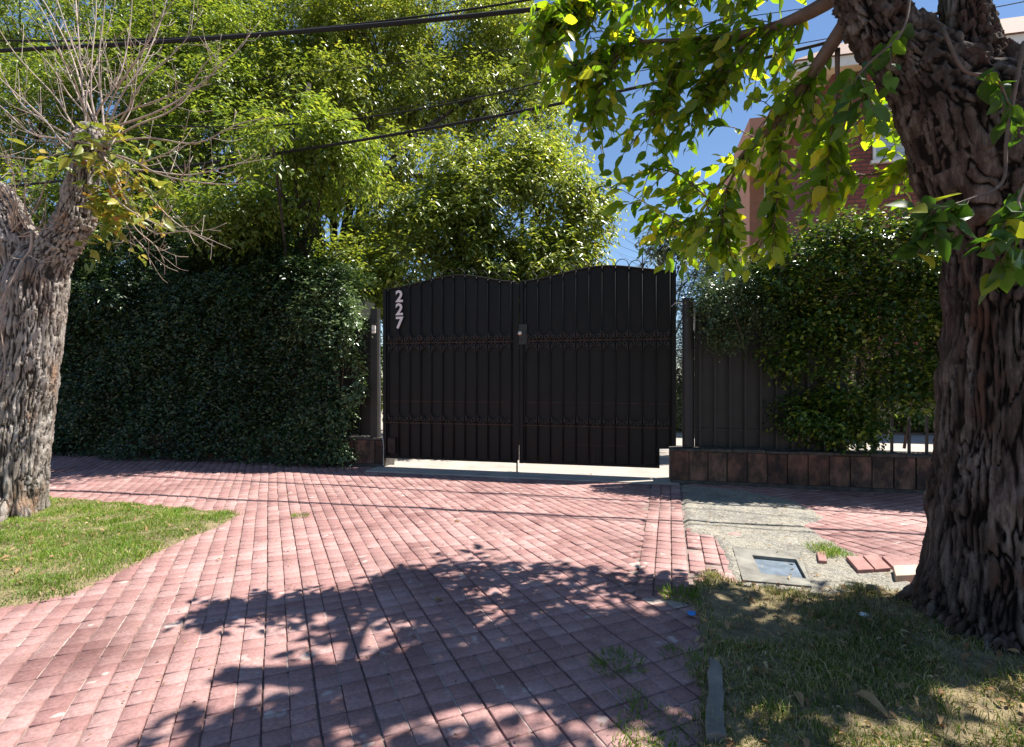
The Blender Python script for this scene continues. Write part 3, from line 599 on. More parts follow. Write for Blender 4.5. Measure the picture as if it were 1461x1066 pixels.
b = MB(); q = fz(982, 433, .12); b.tube([FW(fs(958, .1), .1, q-.03), FW(fs(963, .1), .1, q+.01), FW(fs(972, .1), .1, q+.015), FW(p1+.05, .15, q+.012)], .005, 6); b.tube([FW(p1+.066, .17, 1.9), FW(p1+.07, .17, 2.1), FW(p1+.066, .17, q)], .012, 8); b.build('wire', M['pipe'], gp2, loc)

# low walls
def low_wall(s0, s1, t0, t1, h, label, tw, cat='low wall'):
    loc = tuple(FW(s0, t1, 0)); w = thing('low_wall', label, cat, loc)
    b = MB(); b.fbox(s0, s1, t0, t1-.022, -.05, h-.035); b.build('core', M['mortar'], w, loc)
    b = MB(); x = s0+.004
    while x < s1-.02:
        e = min(x+tw*RNG.uniform(.90, .97), s1-.004); b.fbox(x, e, t1-.0215, t1+RNG.uniform(-.004, .004), .045, h-.036+RNG.uniform(-.006, .004)); x += tw
    b.build('facing_tiles', M['tile'], w, loc, bevel=.004)
    b = MB(); n = max(2, int((s1-s0)/.35)); xs = np.linspace(s0-.01, s1+.01, n+1)
    for k in range(n): b.fbox(xs[k]+.002, xs[k+1]-.002, t0-.015, t1+.012, h-.034, h+RNG.uniform(-.008, .008))
    b.build('coping', M['mortar'], w, loc, bevel=.008); 
    b = MB(); b.fbox(s0, s1, t1-.021, t1+.014, -.03, .043); b.build('plinth', M['mortar'], w, loc, bevel=.006)
    return w
low_wall(fs(956.5, .285), 5.2, -.05, .285, .435, 'long low wall of stained brown tiles under the fence right of the gate', .222)
low_wall(-9.5, fs(549, .02), -.30, .02, .43, 'rust brown low wall end between dark hedge and left gate post', .34)

# right fence: sheet panel, bars, rails
loc = tuple(FW(fs(1000, .1), .1, 0)); fen = thing('fence', 'dark metal bar fence with sheet backing on the stained low wall right of the gate', 'fence', loc)
b = MB(); s0, s1 = p1+.08, fs(1208, .1); x = s0; k = 0
while x < s1: b.fbox(x, min(x+.179, s1+.003*(k % 2)), .084+.005*(k % 2), .0925+.005*(k % 2), .4355, 2.15); x += .174; k += 1
b.build('sheet_panel', M['post'], fen, loc)
for z in (.66, 2.1): r = MB(); r.fbox(s0, 5.1, .100, .124, z-.012, z+.012); r.build('rail', M['post'], fen, loc)
x = s0+.06
while x < 5.1: r = MB(); r.fbox(x-.013, x+.013, .126, .150, .437, 2.3); r.build('bar', M['post'], fen, loc); x += .176
loc = tuple(FW(-4.3, -.12, 0)); fen2 = thing('fence', 'short dark bar fence mostly hidden between hedge and left gate post', 'fence', loc)
b = MB(); b.fbox(-5.6, p0-.06, -.16, -.15, .44, 2.2); b.build('sheet_panel', M['post'], fen2, loc)
for k in range(8): r = MB(); x = p0-.13-.17*k; r.fbox(x-.009, x+.009, -.148, -.13, .432, 2.25); r.build('bar', M['post'], fen2, loc)

# ================================================================== HEDGES & CLIMBERS
def hedge_leaves(name, s0, s1, t0, zmax, depth, n, L, mat, parent, loc, seed, per=6, zmin=.05):
    s = RNG.uniform(s0, s1, n); z = RNG.uniform(zmin, 1, n)**.92*zmax; bulge = .16*vnoise(np.stack([s*1.1, z*1.1, s*0], 1), seed)+.08*vnoise(np.stack([s*3.2, z*3.2, s*0], 1), seed+1)
    t = t0+bulge-RNG.uniform(0, 1, n)**2*.18
    m = int(n*.35); top = RNG.uniform(0, 1, n) < .22
    t = np.where(top, t0-RNG.uniform(0, depth, n), t); z = np.where(top, zmax+.25*vnoise(np.stack([s*2, t*2, s*0], 1), seed+2), z)
    p = FO+s[:, None]*U+t[:, None]*N+z[:, None]*Z
    td = np.where(top[:, None], Z, N*.8+Z*.15)+rdir(n)*.8
    pos, ax, nr = twig_leaves(p, td, per, .16, .35, .8, .03, .55); nr = nr+np.where(np.repeat(top, per)[:, None], Z*.5, N*.55)
    Lr = L*RNG.uniform(.6, 1.3, len(pos)); return leaves(name, pos, ax, nr, Lr, Lr*.5, mat, parent, loc)
loc = tuple(FW(-6.5, -.3, 0)); hd = thing('hedge', 'tall dense dark green hedge along the shaded pavement behind the left tree', 'hedge', loc)
b = MB(); b.fbox(-13, fs(500, -.2), -1.0, -.16, .05, 2.55); b.build('twigs', M['core'], hd, loc)  # solid dark box added inside the hedge to block light
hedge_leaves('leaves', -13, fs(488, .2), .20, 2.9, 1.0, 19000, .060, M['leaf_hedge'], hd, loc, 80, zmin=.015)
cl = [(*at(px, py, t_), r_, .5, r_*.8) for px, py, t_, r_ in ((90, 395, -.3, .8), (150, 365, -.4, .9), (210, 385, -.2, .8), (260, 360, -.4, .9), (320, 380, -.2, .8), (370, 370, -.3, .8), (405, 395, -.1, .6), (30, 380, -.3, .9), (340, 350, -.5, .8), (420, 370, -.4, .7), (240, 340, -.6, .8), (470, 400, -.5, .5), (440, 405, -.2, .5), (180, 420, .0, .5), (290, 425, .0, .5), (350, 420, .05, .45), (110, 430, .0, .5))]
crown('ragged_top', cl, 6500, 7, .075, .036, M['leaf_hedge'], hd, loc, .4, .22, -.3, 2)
# pale bush at the hedge end
loc = tuple(FW(fs(470, .1), .1, 0)); ps = thing('shrub', 'pale glossy-leaved shrub spilling over the dark hedge end beside the left gate post', 'shrub', loc)
cl = [(*at(455, 455, .05), .50, .30, .36), (*at(490, 470, .1), .30, .24, .40), (*at(425, 470, .05), .35, .22, .25), (*at(500, 540, .12), .20, .18, .35), (*at(480, 590, .12), .22, .16, .25), (*at(488, 640, .15), .16, .12, .18), (*at(470, 420, .0), .4, .3, .2), (*at(440, 590, .08), .16, .12, .14)]
crown('leaves', cl, 1500, 7, .062, .03, M['leaf_pale'], ps, loc, .35, .16, -.5, 3)
limbs('stems', [[(*FW(fs(470, .1), .0, .03), .015), (*at(485, 560, .05), .012), (*at(460, 470, 0), .006)], [(*FW(fs(475, .1), .0, .03), .012), (*at(490, 520, .05), .01), (*at(490, 450, 0), .005)]], M['twig'], ps, loc)

# climber on the right fence
loc = tuple(FW(fs(1240, .1), .1, 0)); cb = thing('climbing_hedge', 'glossy bright-leaved climber covering the fence between gate and big right tree', 'climber', loc)
cl = []
for px, py, rx, rz in ((1120, 400, .28, .32), (1160, 370, .34, .4), (1205, 360, .36, .42), (1260, 355, .36, .46), (1310, 360, .36, .46), (1360, 360, .4, .5), (1420, 370, .5, .5), (1480, 380, .5, .5), (1140, 460, .26, .34), (1190, 450, .36, .38), (1250, 450, .36, .4), (1310, 450, .36, .4), (1380, 460, .4, .4), (1450, 460, .4, .4), (1160, 535, .22, .3), (1215, 535, .3, .3), (1270, 530, .3, .3), (1325, 530, .3, .3), (1400, 540, .4, .3), (1225, 605, .10, .2), (1215, 585, .2, .2), (1130, 590, .14, .18), (1290, 565, .2, .10), (1170, 590, .2, .2), (1190, 615, .10, .1), (1115, 500, .22, .2), (1100, 370, .2, .2)):
    cl.append((*at(px, py, .22), rx, .30, rz))
crown('leaves', cl, 7600, 7, .058, .037, M['leaf_climb'], cb, loc, .3, .2, -.45, 2.2)
limbs('stems', [[(*at(px, 640, .12), .016), (*at(px+dx, 560, .14), .013), (*at(px-dx, 460, .1), .009), (*at(px+dx, 380, .1), .004)] for px, dx in ((1225, 6), (1290, 9), (1350, -6))]+[[(*at(px, py, .4), .004), (*at(px+8, py-25, .48), .003), (*at(px+20, py-22, .56), .002)] for px, py in ((1130, 380), (1150, 420), (1110, 400), (1200, 330))], M['twig'], cb, loc)
loc = tuple(FW(fs(1040, .25), .25, 0)); jb = thing('shrub', 'small-leaved glossy jasmine bush hanging over the fence beside the right gate post', 'shrub', loc)
cl = [(*at(1050, 435, .25), .34, .24, .26), (*at(1015, 445, .3), .22, .2, .24), (*at(1090, 430, .22), .3, .24, .28), (*at(1065, 400, .2), .3, .22, .16), (*at(1110, 460, .22), .22, .2, .22), (*at(1040, 480, .3), .24, .16, .12), (*at(1010, 412, .25), .14, .14, .1)]
crown('leaves', cl, 1700, 7, .044, .02, M['leaf_jas'], jb, loc, .25, .15, -.4, 4)
limbs('stems', [[(*at(1060, 640, -.03), .012), (*at(1050, 520, -.03), .01), (*at(1040, 430, .1), .006)], [(*at(1040, 430, .45), .004), (*at(1052, 460, .52), .003), (*at(1060, 485, .5), .002)], [(*at(1090, 640, -.03), .012), (*at(1085, 520, -.03), .01), (*at(1090, 430, .1), .006)]], M['twig'], jb, loc)

# ================================================================== STREET TREES
rt = (2.57, 2.7, 0); tr = thing('street_tree', 'big dark-barked street tree rising from the sparse right grass, leafy branches over the gate', 'tree', rt)
RP = [[(2.56, 2.7, -.12, .50), (2.56, 2.7, .05, .44), (2.57, 2.7, .3, .385), (2.57, 2.7, .73, .345), (2.57, 2.7, 1.2, .315), (2.57, 2.7, 1.65, .29), (2.57, 2.7, 2.05, .30), (2.52, 2.7, 2.3, .34), (2.55, 2.72, 2.55, .3)],
      [(2.52, 2.7, 2.15, .29), (2.33, 2.7, 2.5, .27), (2.12, 2.7, 2.82, .18), (1.88, 2.75, 3.15, .125), (1.76, 2.8, 3.6, .11), (1.6, 2.9, 4.4, .09), (1.5, 3.0, 5.2, .06)],
      [(2.5, 2.72, 2.4, .28), (2.38, 2.72, 2.85, .16), (2.31, 2.72, 3.25, .088), (2.36, 2.8, 4.5, .07), (2.5, 2.9, 5.8, .05)],
      [(2.6, 2.7, 2.25, .3), (2.82, 2.7, 2.7, .21), (3.15, 2.72, 3.2, .15), (3.6, 2.8, 4.2, .12), (4.1, 3.0, 5.6, .08)]]
RR = [[(2.45, 2.55, .2, .14), (2.24, 2.46, .04, .08), (2.12, 2.40, -.03, .05)], [(2.4, 2.85, .18, .13), (2.2, 2.95, .04, .07), (2.10, 3.02, -.03, .04)], [(2.5, 2.4, .2, .16), (2.42, 2.12, .05, .1), (2.36, 1.95, -.03, .06)], [(2.75, 2.45, .2, .16), (2.95, 2.2, .04, .1), (3.1, 2.0, -.04, .05)], [(2.85, 2.75, .2, .14), (3.2, 2.8, .04, .1), (3.4, 2.8, -.04, .05)]]
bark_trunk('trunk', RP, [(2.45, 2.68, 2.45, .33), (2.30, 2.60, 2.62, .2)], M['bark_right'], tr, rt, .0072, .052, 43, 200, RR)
def brpath(pts): return [(*P(px, py, d), r) for px, py, d, r in pts]
BR = [brpath([(1235, -10, 2.8, .045), (1165, 95, 3.0, .036), (1115, 165, 3.2, .028), (1060, 222, 3.4, .02), (1012, 285, 3.6, .012), (985, 325, 3.75, .005)]),
      brpath([(1260, -50, 2.85, .05), (1160, 15, 3.05, .04), (1080, 45, 3.3, .026), (985, 57, 3.6, .016), (900, 62, 3.55, .010), (815, 95, 3.5, .004)]),
      brpath([(1270, -110, 2.9, .05), (1120, -60, 3.3, .035), (980, -30, 3.6, .02), (850, -8, 3.5, .012), (790, 12, 3.4, .004)]),
      brpath([(1115, 165, 3.2, .012), (1112, 240, 3.15, .008), (1105, 320, 3.1, .003)]),
      brpath([(1195, 70, 2.95, .014), (1192, 150, 2.95, .009), (1170, 260, 3.0, .003)]),
      brpath([(1060, 222, 3.4, .01), (1030, 290, 3.4, .007), (1035, 340, 3.4, .003)]),
      brpath([(985, 57, 3.6, .010), (950, 130, 3.7, .007), (900, 210, 3.8, .003)]),
      brpath([(1080, 45, 3.3, .012), (1010, 120, 3.5, .008), (960, 190, 3.7, .003)]),
      brpath([(900, 62, 3.55, .008), (860, 110, 3.5, .005), (845, 170, 3.5, .002)]),
      brpath([(1330, 200, 3.1, .02), (1290, 235, 3.4, .012), (1230, 250, 3.6, .007), (1180, 225, 3.7, .003)]),
      brpath([(1330, 190, 3.1, .015), (1300, 170, 3.5, .008), (1265, 150, 3.8, .003)]),
      brpath([(1461, 60, 2.35, .009), (1437, 190, 2.3, .0075), (1430, 260, 2.25, .006), (1380, 285, 2.2, .004), (1330, 300, 2.15, .002)]),
      brpath([(1345, 40, 2.5, .008), (1375, 100, 2.4, .007), (1420, 110, 2.35, .005), (1440, 150, 2.3, .003)]),
      brpath([(1300, -40, 2.6, .008), (1290, 40, 2.5, .006), (1240, 90, 2.45, .005), (1215, 120, 2.45, .002)]),
      brpath([(1500, 200, 2.2, .010), (1455, 280, 2.15, .006), (1440, 350, 2.1, .003)]),
      brpath([(985, 325, 3.75, .006), (940, 300, 3.85, .004), (885, 270, 3.9, .002)]),
      brpath([(1012, 285, 3.6, .007), (970, 250, 3.7, .005), (915, 235, 3.8, .002)])]
TWIGS = MB()
def spray(paths, specs, per, L, W, mat, name, parent, loc, seed):
    """side twigs hung along branches, each carrying broad leaves"""
    tp, td, tls = [], [], []; mb = TWIGS
    for k, n, a0, ln in specs:
        q = smooth_path(paths[k], 8)[:, :3]
        for _ in range(n):
            a = RNG.uniform(a0, 1)*(len(q)-1); i = min(int(a), len(q)-2); p = q[i]+(q[i+1]-q[i])*(a-i); t = unit(q[i+1]-q[i])
            d = unit(t*.8+RNG.normal(0, .55, 3)+np.array([0, 0, -.35])); l = ln*RNG.uniform(.6, 1.3)
            tp.append(p); td.append(d); tls.append(l); mb.tube([p, p+d*l*.5-Z*.02, p+d*l-Z*.08*l/.3], [.004, .003, .0012], 4)
    tp, td, tls = np.array(tp), np.array(td), np.array(tls); k = np.tile(np.arange(per), len(tp)); i = np.repeat(np.arange(len(tp)), per); a = (k+.6)/per
    pos = tp[i]+td[i]*(a*tls[i])[:, None]-Z*(a*a*.08*tls[i]/.3)[:, None]; sd = unit(np.cross(td[i], Z))*np.where(k % 2 == 0, 1, -1)[:, None]
    ax = td[i]*.5+sd*.75+rdir(len(a))*.5-Z*RNG.uniform(-.15, .8, (len(a), 1)); nr = np.array([0, 0, .7])+rdir(len(a))*.75
    Lr = L*RNG.uniform(.55, 1.2, len(pos)); return leaves(name, pos, ax, nr, Lr, Lr*W/L*RNG.uniform(.8, 1.2, len(pos)), mat, parent, loc, True, .10, .14)
spray(BR, [(0, 50, .15, .28), (1, 84, .22, .30), (2, 112, .28, .32), (3, 10, .2, .2), (4, 8, .4, .2), (5, 20, .1, .2), (6, 24, .1, .24), (7, 28, .1, .24), (8, 18, .1, .24), (15, 12, .1, .22), (16, 14, .1, .22)], 8, .115, .055, M['leaf_street'], 'leaves', tr, rt, 1)
spray(BR, [(9, 30, .2, .28), (10, 20, .2, .28), (3, 8, .2, .2), (4, 9, .3, .2)], 7, .115, .07, M['leaf_backlit'], 'backlit_leaves', tr, rt, 3)
spray(BR, [(11, 8, .45, .16), (12, 3, .4, .14), (13, 6, .3, .18), (14, 7, .2, .16)], 8, .105, .066, M['leaf_broad'], 'broad_leaves', tr, rt, 2)
for c in BR: q = smooth_path(c, 5); TWIGS.tube(q[:, :3], np.maximum(q[:, 3], .002), 10)
TWIGS.build('branches', M['twig'], tr, rt, smooth=True)
# the crown above the frame that throws the dappled shade: clumps on real limbs over the grass and drive
CR = []; TW = []
SHADE = [([G(460, 880), G(540, 820), G(640, 800), G(800, 805), G(860, 850), G(850, 900), G(560, 930), G(460, 950), G(430, 940)], 95, 4.4, 5.3),
         ([G(480, 965), G(700, 915), G(900, 885), G(1010, 880), G(1290, 885), G(1300, 945), G(1100, 955), G(900, 950), G(720, 945), G(560, 975)], 420, 4.6, 7.0),
         ([G(330, 1066), G(450, 985), G(540, 960), G(500, 1030), G(460, 1090), G(330, 1120)], 70, 4.2, 6.0),
         ([G(560, 1050), G(760, 1010), G(900, 960), G(1040, 960), G(1461, 1010), G(1461, 1120), G(900, 1150), G(600, 1150)], 60, 4.5, 7.5),
         ([G(1010, 850), G(1200, 860), G(1290, 865), G(1290, 880), G(1010, 880)], 26, 4.8, 6.5),
         ([np.array([1.9, 2.4, 0]), np.array([4.2, 2.2, 0]), np.array([4.2, 1.0, 0]), np.array([1.6, 1.2, 0])], 100, 4.5, 7.5)]
for poly, n, h0, h1 in SHADE:
    xs = [p[0] for p in poly]; ys = [p[1] for p in poly]; x = RNG.uniform(min(xs), max(xs), n*12); y = RNG.uniform(min(ys), max(ys), n*12)
    k = inpoly(x, y, poly); q = vnoise(np.stack([x*3.2, y*3.2, x*0], 1), 90)+.7*vnoise(np.stack([x*7, y*7, x*0], 1), 91); k &= q > RNG.uniform(-.35, .45, len(x)); x, y = x[k][:n], y[k][:n]
    h = RNG.uniform(h0, h1, len(x)); p = np.stack([x+SUN[0]*h, y+SUN[1]*h, h], 1)
    yi = HY-F_PX*(p[:, 2]-EYE)/np.maximum(p[:, 1], .2); TW.append(p[(yi < -25) | (p[:, 0]/p[:, 1] > 1.05)])
TW = np.concatenate(TW); td = rdir(len(TW))*.8+np.array([-.2, 0, -.25]); pos, ax, nr = twig_leaves(TW, td, 8, .34, .5, .8, .04)
Lr = .14*RNG.uniform(.6, 1.2, len(pos)); leaves('upper_leaves', pos, ax, nr, Lr, Lr*.5, M['leaf_street'], tr, rt, True)
up = []
for a in RP[1:]: 
    e = np.array(a[-1][:3]); m_ = np.array(a[-2][:3])
    for _ in range(9):
        g = TW[RNG.integers(len(TW))]; up.append([(*m_, .035), (*(m_*.5+g*.5+Z*.25), .022), (*g, .006)])
limbs('upper_branches', up, M['twig'], tr, rt, 6)

lt = (-4.80, 5.07, 0); tl = thing('street_tree', 'pollarded grey-barked tree with bare pale shoots on the left lawn', 'tree', lt)
LP = [[(-4.84, 5.07, -.12, .36), (-4.83, 5.07, .05, .32), (-4.79, 5.07, .3, .29), (-4.71, 5.07, .9, .262), (-4.63, 5.07, 1.4, .25), (-4.53, 5.07, 2.2, .24), (-4.50, 5.07, 2.4, .2)],
      [(-4.56, 5.07, 2.2, .19), (-4.68, 5.07, 2.55, .16), (-4.80, 5.08, 2.85, .135), (-4.92, 5.1, 3.05, .13), (-4.95, 5.1, 3.15, .09)],
      [(-4.50, 5.07, 2.2, .19), (-4.34, 5.07, 2.52, .155), (-4.17, 5.06, 2.78, .14), (-4.09, 5.05, 3.1, .125), (-4.02, 5.05, 3.4, .12), (-3.99, 5.05, 3.55, .15), (-3.98, 5.05, 3.66, .09)]]
LR = [[(-4.75, 4.9, .2, .13), (-4.62, 4.72, .03, .07), (-4.55, 4.6, -.04, .04)], [(-4.66, 5.0, .16, .11), (-4.5, 4.9, .02, .06), (-4.40, 4.85, -.04, .04)], [(-4.9, 4.85, .2, .14), (-5.1, 4.6, .03, .08), (-5.2, 4.45, -.04, .04)]]
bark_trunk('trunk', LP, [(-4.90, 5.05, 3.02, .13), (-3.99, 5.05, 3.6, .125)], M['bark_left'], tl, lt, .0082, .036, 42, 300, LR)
SH = []; D0 = 5.05
def shoot(px0, py0, d0, px1, py1, d1, r, bend=.08):
    a, b = P(px0, py0, d0), P(px1, py1, d1); m = (a+b)/2+np.array([0, 0, -1])*np.linalg.norm(b-a)*bend+rdir(1)[0]*.07*np.linalg.norm(b-a)
    w1, w2 = rdir(2)*.035*np.linalg.norm(b-a); q = [(*a, r), (*(a*.5+m*.5+w1), r*.9), (*m, r*.7), (*(m*.45+b*.55+w2), r*.5), (*b, r*.22)]; SH.append(q); qq = smooth_path(q, 6)
    for _ in range(RNG.integers(5, 10)):
        i = int(RNG.uniform(.3, .95)*(len(qq)-1)); p = qq[i, :3]; t = unit(b-a); d = unit(t*.7+RNG.normal(0, .6, 3)+Z*.35); l = RNG.uniform(.10, .38)
        SH.append([(*p, qq[i, 3]*.55), (*(p+d*l*.6), qq[i, 3]*.4), (*(p+d*l+Z*.05), .0018)])
        if RNG.uniform() < .5:
            p2 = p+d*l*.6; d2 = unit(d+RNG.normal(0, .7, 3)+Z*.3); SH.append([(*p2, .003), (*(p2+d2*.1), .0015)])
for (x, y) in [(-40, 60), (0, 90), (-20, 10), (28, -30), (10, -60), (70, -70), (105, -60), (130, -60), (150, -80), (190, -40), (224, 12), (245, -40), (265, -30), (290, 14), (325, 60), (371, 30), (402, 166), (386, 226), (347, 262), (300, 120), (330, 355), (306, 352), (255, 330), (215, 378), (-20, 180), (-40, 130), (40, 60), (55, 20), (160, 20), (200, 60), (-20, 220), (280, 200), (235, 375)]:
    L_ = math.hypot(x-135, y-210); bx = 138+RNG.normal(0, 9)+(x-135)*.04; by = 212+RNG.normal(0, 14)+(10 if y > 220 else -8)
    shoot(bx, by, D0-.05+RNG.normal(0, .06), x, y, D0+RNG.normal(0, .35),   .0054+.0030*min(1.6, L_/200)*RNG.uniform(.5, 1.4), .10 if y > 120 else .04)
for (x, y) in [(-60, 160), (-20, 180), (8, 215), (68, 235), (92, 305), (60, 320), (20, 270), (-30, 240), (40, 250)]:
    shoot(30+RNG.normal(0, 10), 325+RNG.normal(0, 8), D0-.1, x, y, D0-.1+RNG.normal(0, .25), .009, .1)
shoot(45, 330, 4.86, -15, 480, 4.7, .012, -.2); shoot(10, 400, 4.8, 2, 560, 4.75, .008, .0)
limbs('shoots', SH, M['shoot'], tl, lt, 6)
n = 70; px = RNG.normal(155, 30, n); py = np.where(RNG.uniform(0, 1, n) < .35, RNG.normal(215, 16, n), RNG.normal(300, 26, n)); px = np.where(py < 240, px-25, px+10)
tp = np.array([P(a, b, 4.85+RNG.normal(0, .12)) for a, b in zip(px, py)]); pos, ax, nr = twig_leaves(tp, rdir(n)+np.array([.3, -.2, .1]), 5, .14, .35, .8, .03)
Lr = .13*RNG.uniform(.6, 1.2, len(pos)); leaves('yellow_leaves', pos, ax, nr, Lr, Lr*.45, M['leaf_yellow'], tl, lt, True)

# ================================================================== GARDEN TREES
def garden_tree(label, base, clumps, n, per, L, W, mat, trunk, r0, seed, droop=.55, tl=.34, gap=-.25, extra=()):
    t = thing('garden_tree', label, 'tree', base, 'trees behind the gate and hedge')
    b = np.array(base); paths = [[(*(b+np.array(o)), r) for o, r in trunk]]
    tops = [np.array(q[:3]) for q in paths[0][1:]]
    for c in clumps:
        c_ = np.array(c[:3]); s = tops[int(RNG.integers(len(tops)))] if True else b
        m_ = s*.5+c_*.5+np.array([0, 0, -.25]); paths.append([(*s, r0*.42), (*m_, r0*.28), (*c_, .02)])
        for _ in range(4):
            e = c_+rdir(1)[0]*np.array(c[3:6])*.75; paths.append([(*(m_*.4+c_*.6), r0*.14), (*(c_*.6+e*.4), r0*.1), (*e, .006)])
    limbs('trunk', paths+list(extra), M['bark_far'], t, base, 8)
    crown('crown', clumps, n, per, L, W, mat, t, base, droop, tl, gap)
    return t
def cb(px, py, d, r):
    """crown clump of the big trees: the higher it is, the farther back it stands, so the crowns slope"""
    d2 = d+max(0, (300-py)/300)*3.4; k = d2/d*1.04; return (*P(px, py, d2), r*k, r*k, r*k*.8)
def cp(px, py, d, rx, ry=None, rz=None): return (*P(px, py, d), rx, ry or rx, rz or rx*.8)
# bright rounded tree right behind the gate
garden_tree('bright yellow-green rounded tree directly behind the gate', (.1, 10.6, 0),
    [cp(700, 290, 10.3, 1.0), cp(770, 270, 10.3, .95), cp(815, 320, 10.2, .75), cp(640, 330, 10.2, .9), cp(720, 370, 10, 1.0), cp(800, 385, 10, .85), cp(650, 240, 10.5, .7), cp(745, 225, 10.5, .7), cp(600, 380, 10, .8), cp(845, 385, 10, .4), cp(838, 285, 10.4, .45), cp(530, 395, 9.8, .55), cp(485, 385, 9.7, .5), cp(510, 430, 9.4, .5), cp(700, 430, 10.2, 1.0), cp(620, 285, 10.4, .6)],
    7000, 8, .112, .05, M['leaf_mid'], [((0, 0, -.1), .16), ((.05, 0, 1.2), .13), ((.0, .1, 2.4), .10), ((.1, .1, 3.6), .06)], .13, 1)
# tall central tree
LB = [[(*P(478, 420, 10.8), .17), (*P(500, 350, 10.9), .15), (*P(540, 260, 11.2), .10), (*P(600, 190, 12), .065), (*P(715, 112, 13.2), .012)],
      [(*P(468, 420, 10.8), .16), (*P(452, 340, 10.8), .13), (*P(430, 240, 11), .1), (*P(440, 120, 11.2), .06)],
      [(*P(500, 350, 10.9), .10), (*P(570, 320, 11), .07), (*P(640, 250, 11), .04)], [(*P(480, 400, 10.7), .11), (*P(560, 370, 10.7), .08), (*P(640, 345, 10.7), .05)]]
garden_tree('tallest leafy tree with dark forked limbs left of the gate', (-3.55, 10.9, 0),
    [cb(720, 70, 11.6, 1.15), cb(640, 60, 11.4, 1.3), cb(550, 60, 11.2, 1.35), cb(470, 60, 11, 1.3), cb(760, 120, 11.8, .7), cb(690, 150, 11.4, .95), cb(600, 140, 11.2, 1.0), cb(510, 150, 11, 1.1), cb(440, 150, 10.8, 1.1), cb(700, 0, 11.8, .9), cb(590, -10, 11.6, .9), cb(480, 0, 11.2, .9), cb(770, 180, 11.6, .6), cb(560, 230, 10.6, .7), cb(470, 250, 10.5, .8), cb(560, 310, 10.8, .75), cb(520, 380, 10.4, .7), cb(430, 330, 10.6, .8), cb(800, 215, 11.3, .45)],
    13000, 8, .12, .052, M['leaf_mid'], [((0, 0, -.1), .2), ((.0, 0, 1.0), .18), ((-.05, -.1, 2.2), .16), ((0, 0, 3.4), .12), ((.3, .1, 5.5), .09)], .16, 2, extra=LB, gap=-.3)
# dark tree mass on the left
garden_tree('broad dark green tree behind the hedge and the pollarded tree', (-7.6, 11.4, 0),
    [cb(380, 110, 11, 1.3), cb(300, 90, 11.2, 1.4), cb(380, 230, 10.6, 1.1), cb(310, 220, 10.6, 1.2), cb(230, 250, 10.6, 1.2), cb(360, 330, 10.2, 1.0), cb(280, 340, 10.2, 1.0), cb(200, 350, 10.2, 1.0), cb(220, 130, 11.2, 1.4), cb(230, 125, 9.3, .5), cb(320, 120, 9.4, .55), cb(350, 20, 11.4, 1.1), cb(250, 20, 11.4, 1.1), cb(400, 400, 9.9, .7), cb(320, 410, 9.8, .8), cb(240, 420, 9.8, .8), cb(430, 385, 10, .6)],
    12000, 8, .12, .052, M['leaf_dark'], [((0, 0, -.1), .22), ((.1, 0, 1.5), .19), ((.2, 0, 3.2), .15), ((.1, .1, 5), .1)], .17, 3)
garden_tree('leafy tree at the far left edge behind the pollarded tree', (-11.2, 11.8, 0),
    [cb(150, 150, 11.2, 1.3), cb(60, 170, 11.2, 1.4), cb(-40, 180, 11.2, 1.5), cb(120, 300, 10.8, 1.1), cb(40, 310, 10.8, 1.2), cb(-60, 320, 10.8, 1.3), cb(130, 30, 11.6, 1.4), cb(30, 40, 11.6, 1.4), cb(-80, 40, 11.6, 1.6), cb(110, 400, 10.4, .9), cb(30, 420, 10.4, .9), cb(-40, 420, 10.4, 1.0)],
    8000, 8, .115, .05, M['leaf_dark'], [((0, 0, -.1), .2), ((.1, 0, 1.5), .17), ((.2, 0, 3.2), .13), ((.1, .1, 5), .08)], .15, 4, gap=-.25)
# overhanging low branch clump shading the pavement on the left
garden_tree('slender young tree leaning out over the hedge top', (-3.5, 9.0, 0),
    [(-2.9, 8.35, 4.8, .85, .7, .6), (-3.7, 8.4, 4.3, .8, .6, .5), (-3.4, 8.3, 5.2, .7, .6, .5), (-3.4, 7.6, 4.6, .6, .5, .4), (-4.3, 8.3, 3.9, .7, .6, .5)],
    1700, 8, .10, .045, M['leaf_dark'], [((0, 0, -.1), .08), ((.0, -.1, 1.5), .07), ((.05, -.3, 3), .06), ((.3, -.5, 4.2), .04)], .07, 5)
# smaller things against the sky right of the gate
garden_tree('distant thin grey-green tree seen above the right end of the gate', (5.2, 18.5, 0),
    [cp(945, 345, 18, .7), cp(965, 372, 18, .7), cp(985, 335, 18.5, .6), cp(1000, 370, 18, .7), cp(925, 385, 17.5, .5), cp(1015, 345, 19, .6), cp(955, 410, 18, .8), cp(900, 395, 17, .5)],
    700, 7, .16, .06, M['leaf_grey'], [((0, 0, -.1), .12), ((.1, 0, 2), .1), ((.2, 0, 4), .06)], .09, 6, gap=.0)
loc = (3.55, 15.0, 0); bt = thing('bare_sapling', 'thin leafless sapling against the sky behind the gate', 'sapling', loc)
pths = [[(*P(917, 560, 15), .03), (*P(916, 420, 15), .022), (*P(917, 350, 15), .012), (*P(918, 330, 15), .004)]]
for _ in range(22):
    y = RNG.uniform(345, 420); a = P(917, y, 15); pths.append([(*a, .006), (*(a+np.array([RNG.normal(0, .25), RNG.normal(0, .2), .18])), .004), (*(a+np.array([RNG.normal(0, .5), RNG.normal(0, .3), .42])), .0015)])
limbs('trunk', pths, M['bark_far'], bt, loc, 5)
loc = (*P(1012, 540, 10.2)[:2], 0); yu = thing('yucca', 'spiky long-leaved yucca poking above the dark conifer hedge', 'yucca', loc)
limbs('stem', [[(*loc, .10), (*(np.array(loc)+np.array([.02, 0, 1.8])), .08), (*P(1012, 362, 10.2), .07)]], M['bark_far'], yu, loc)
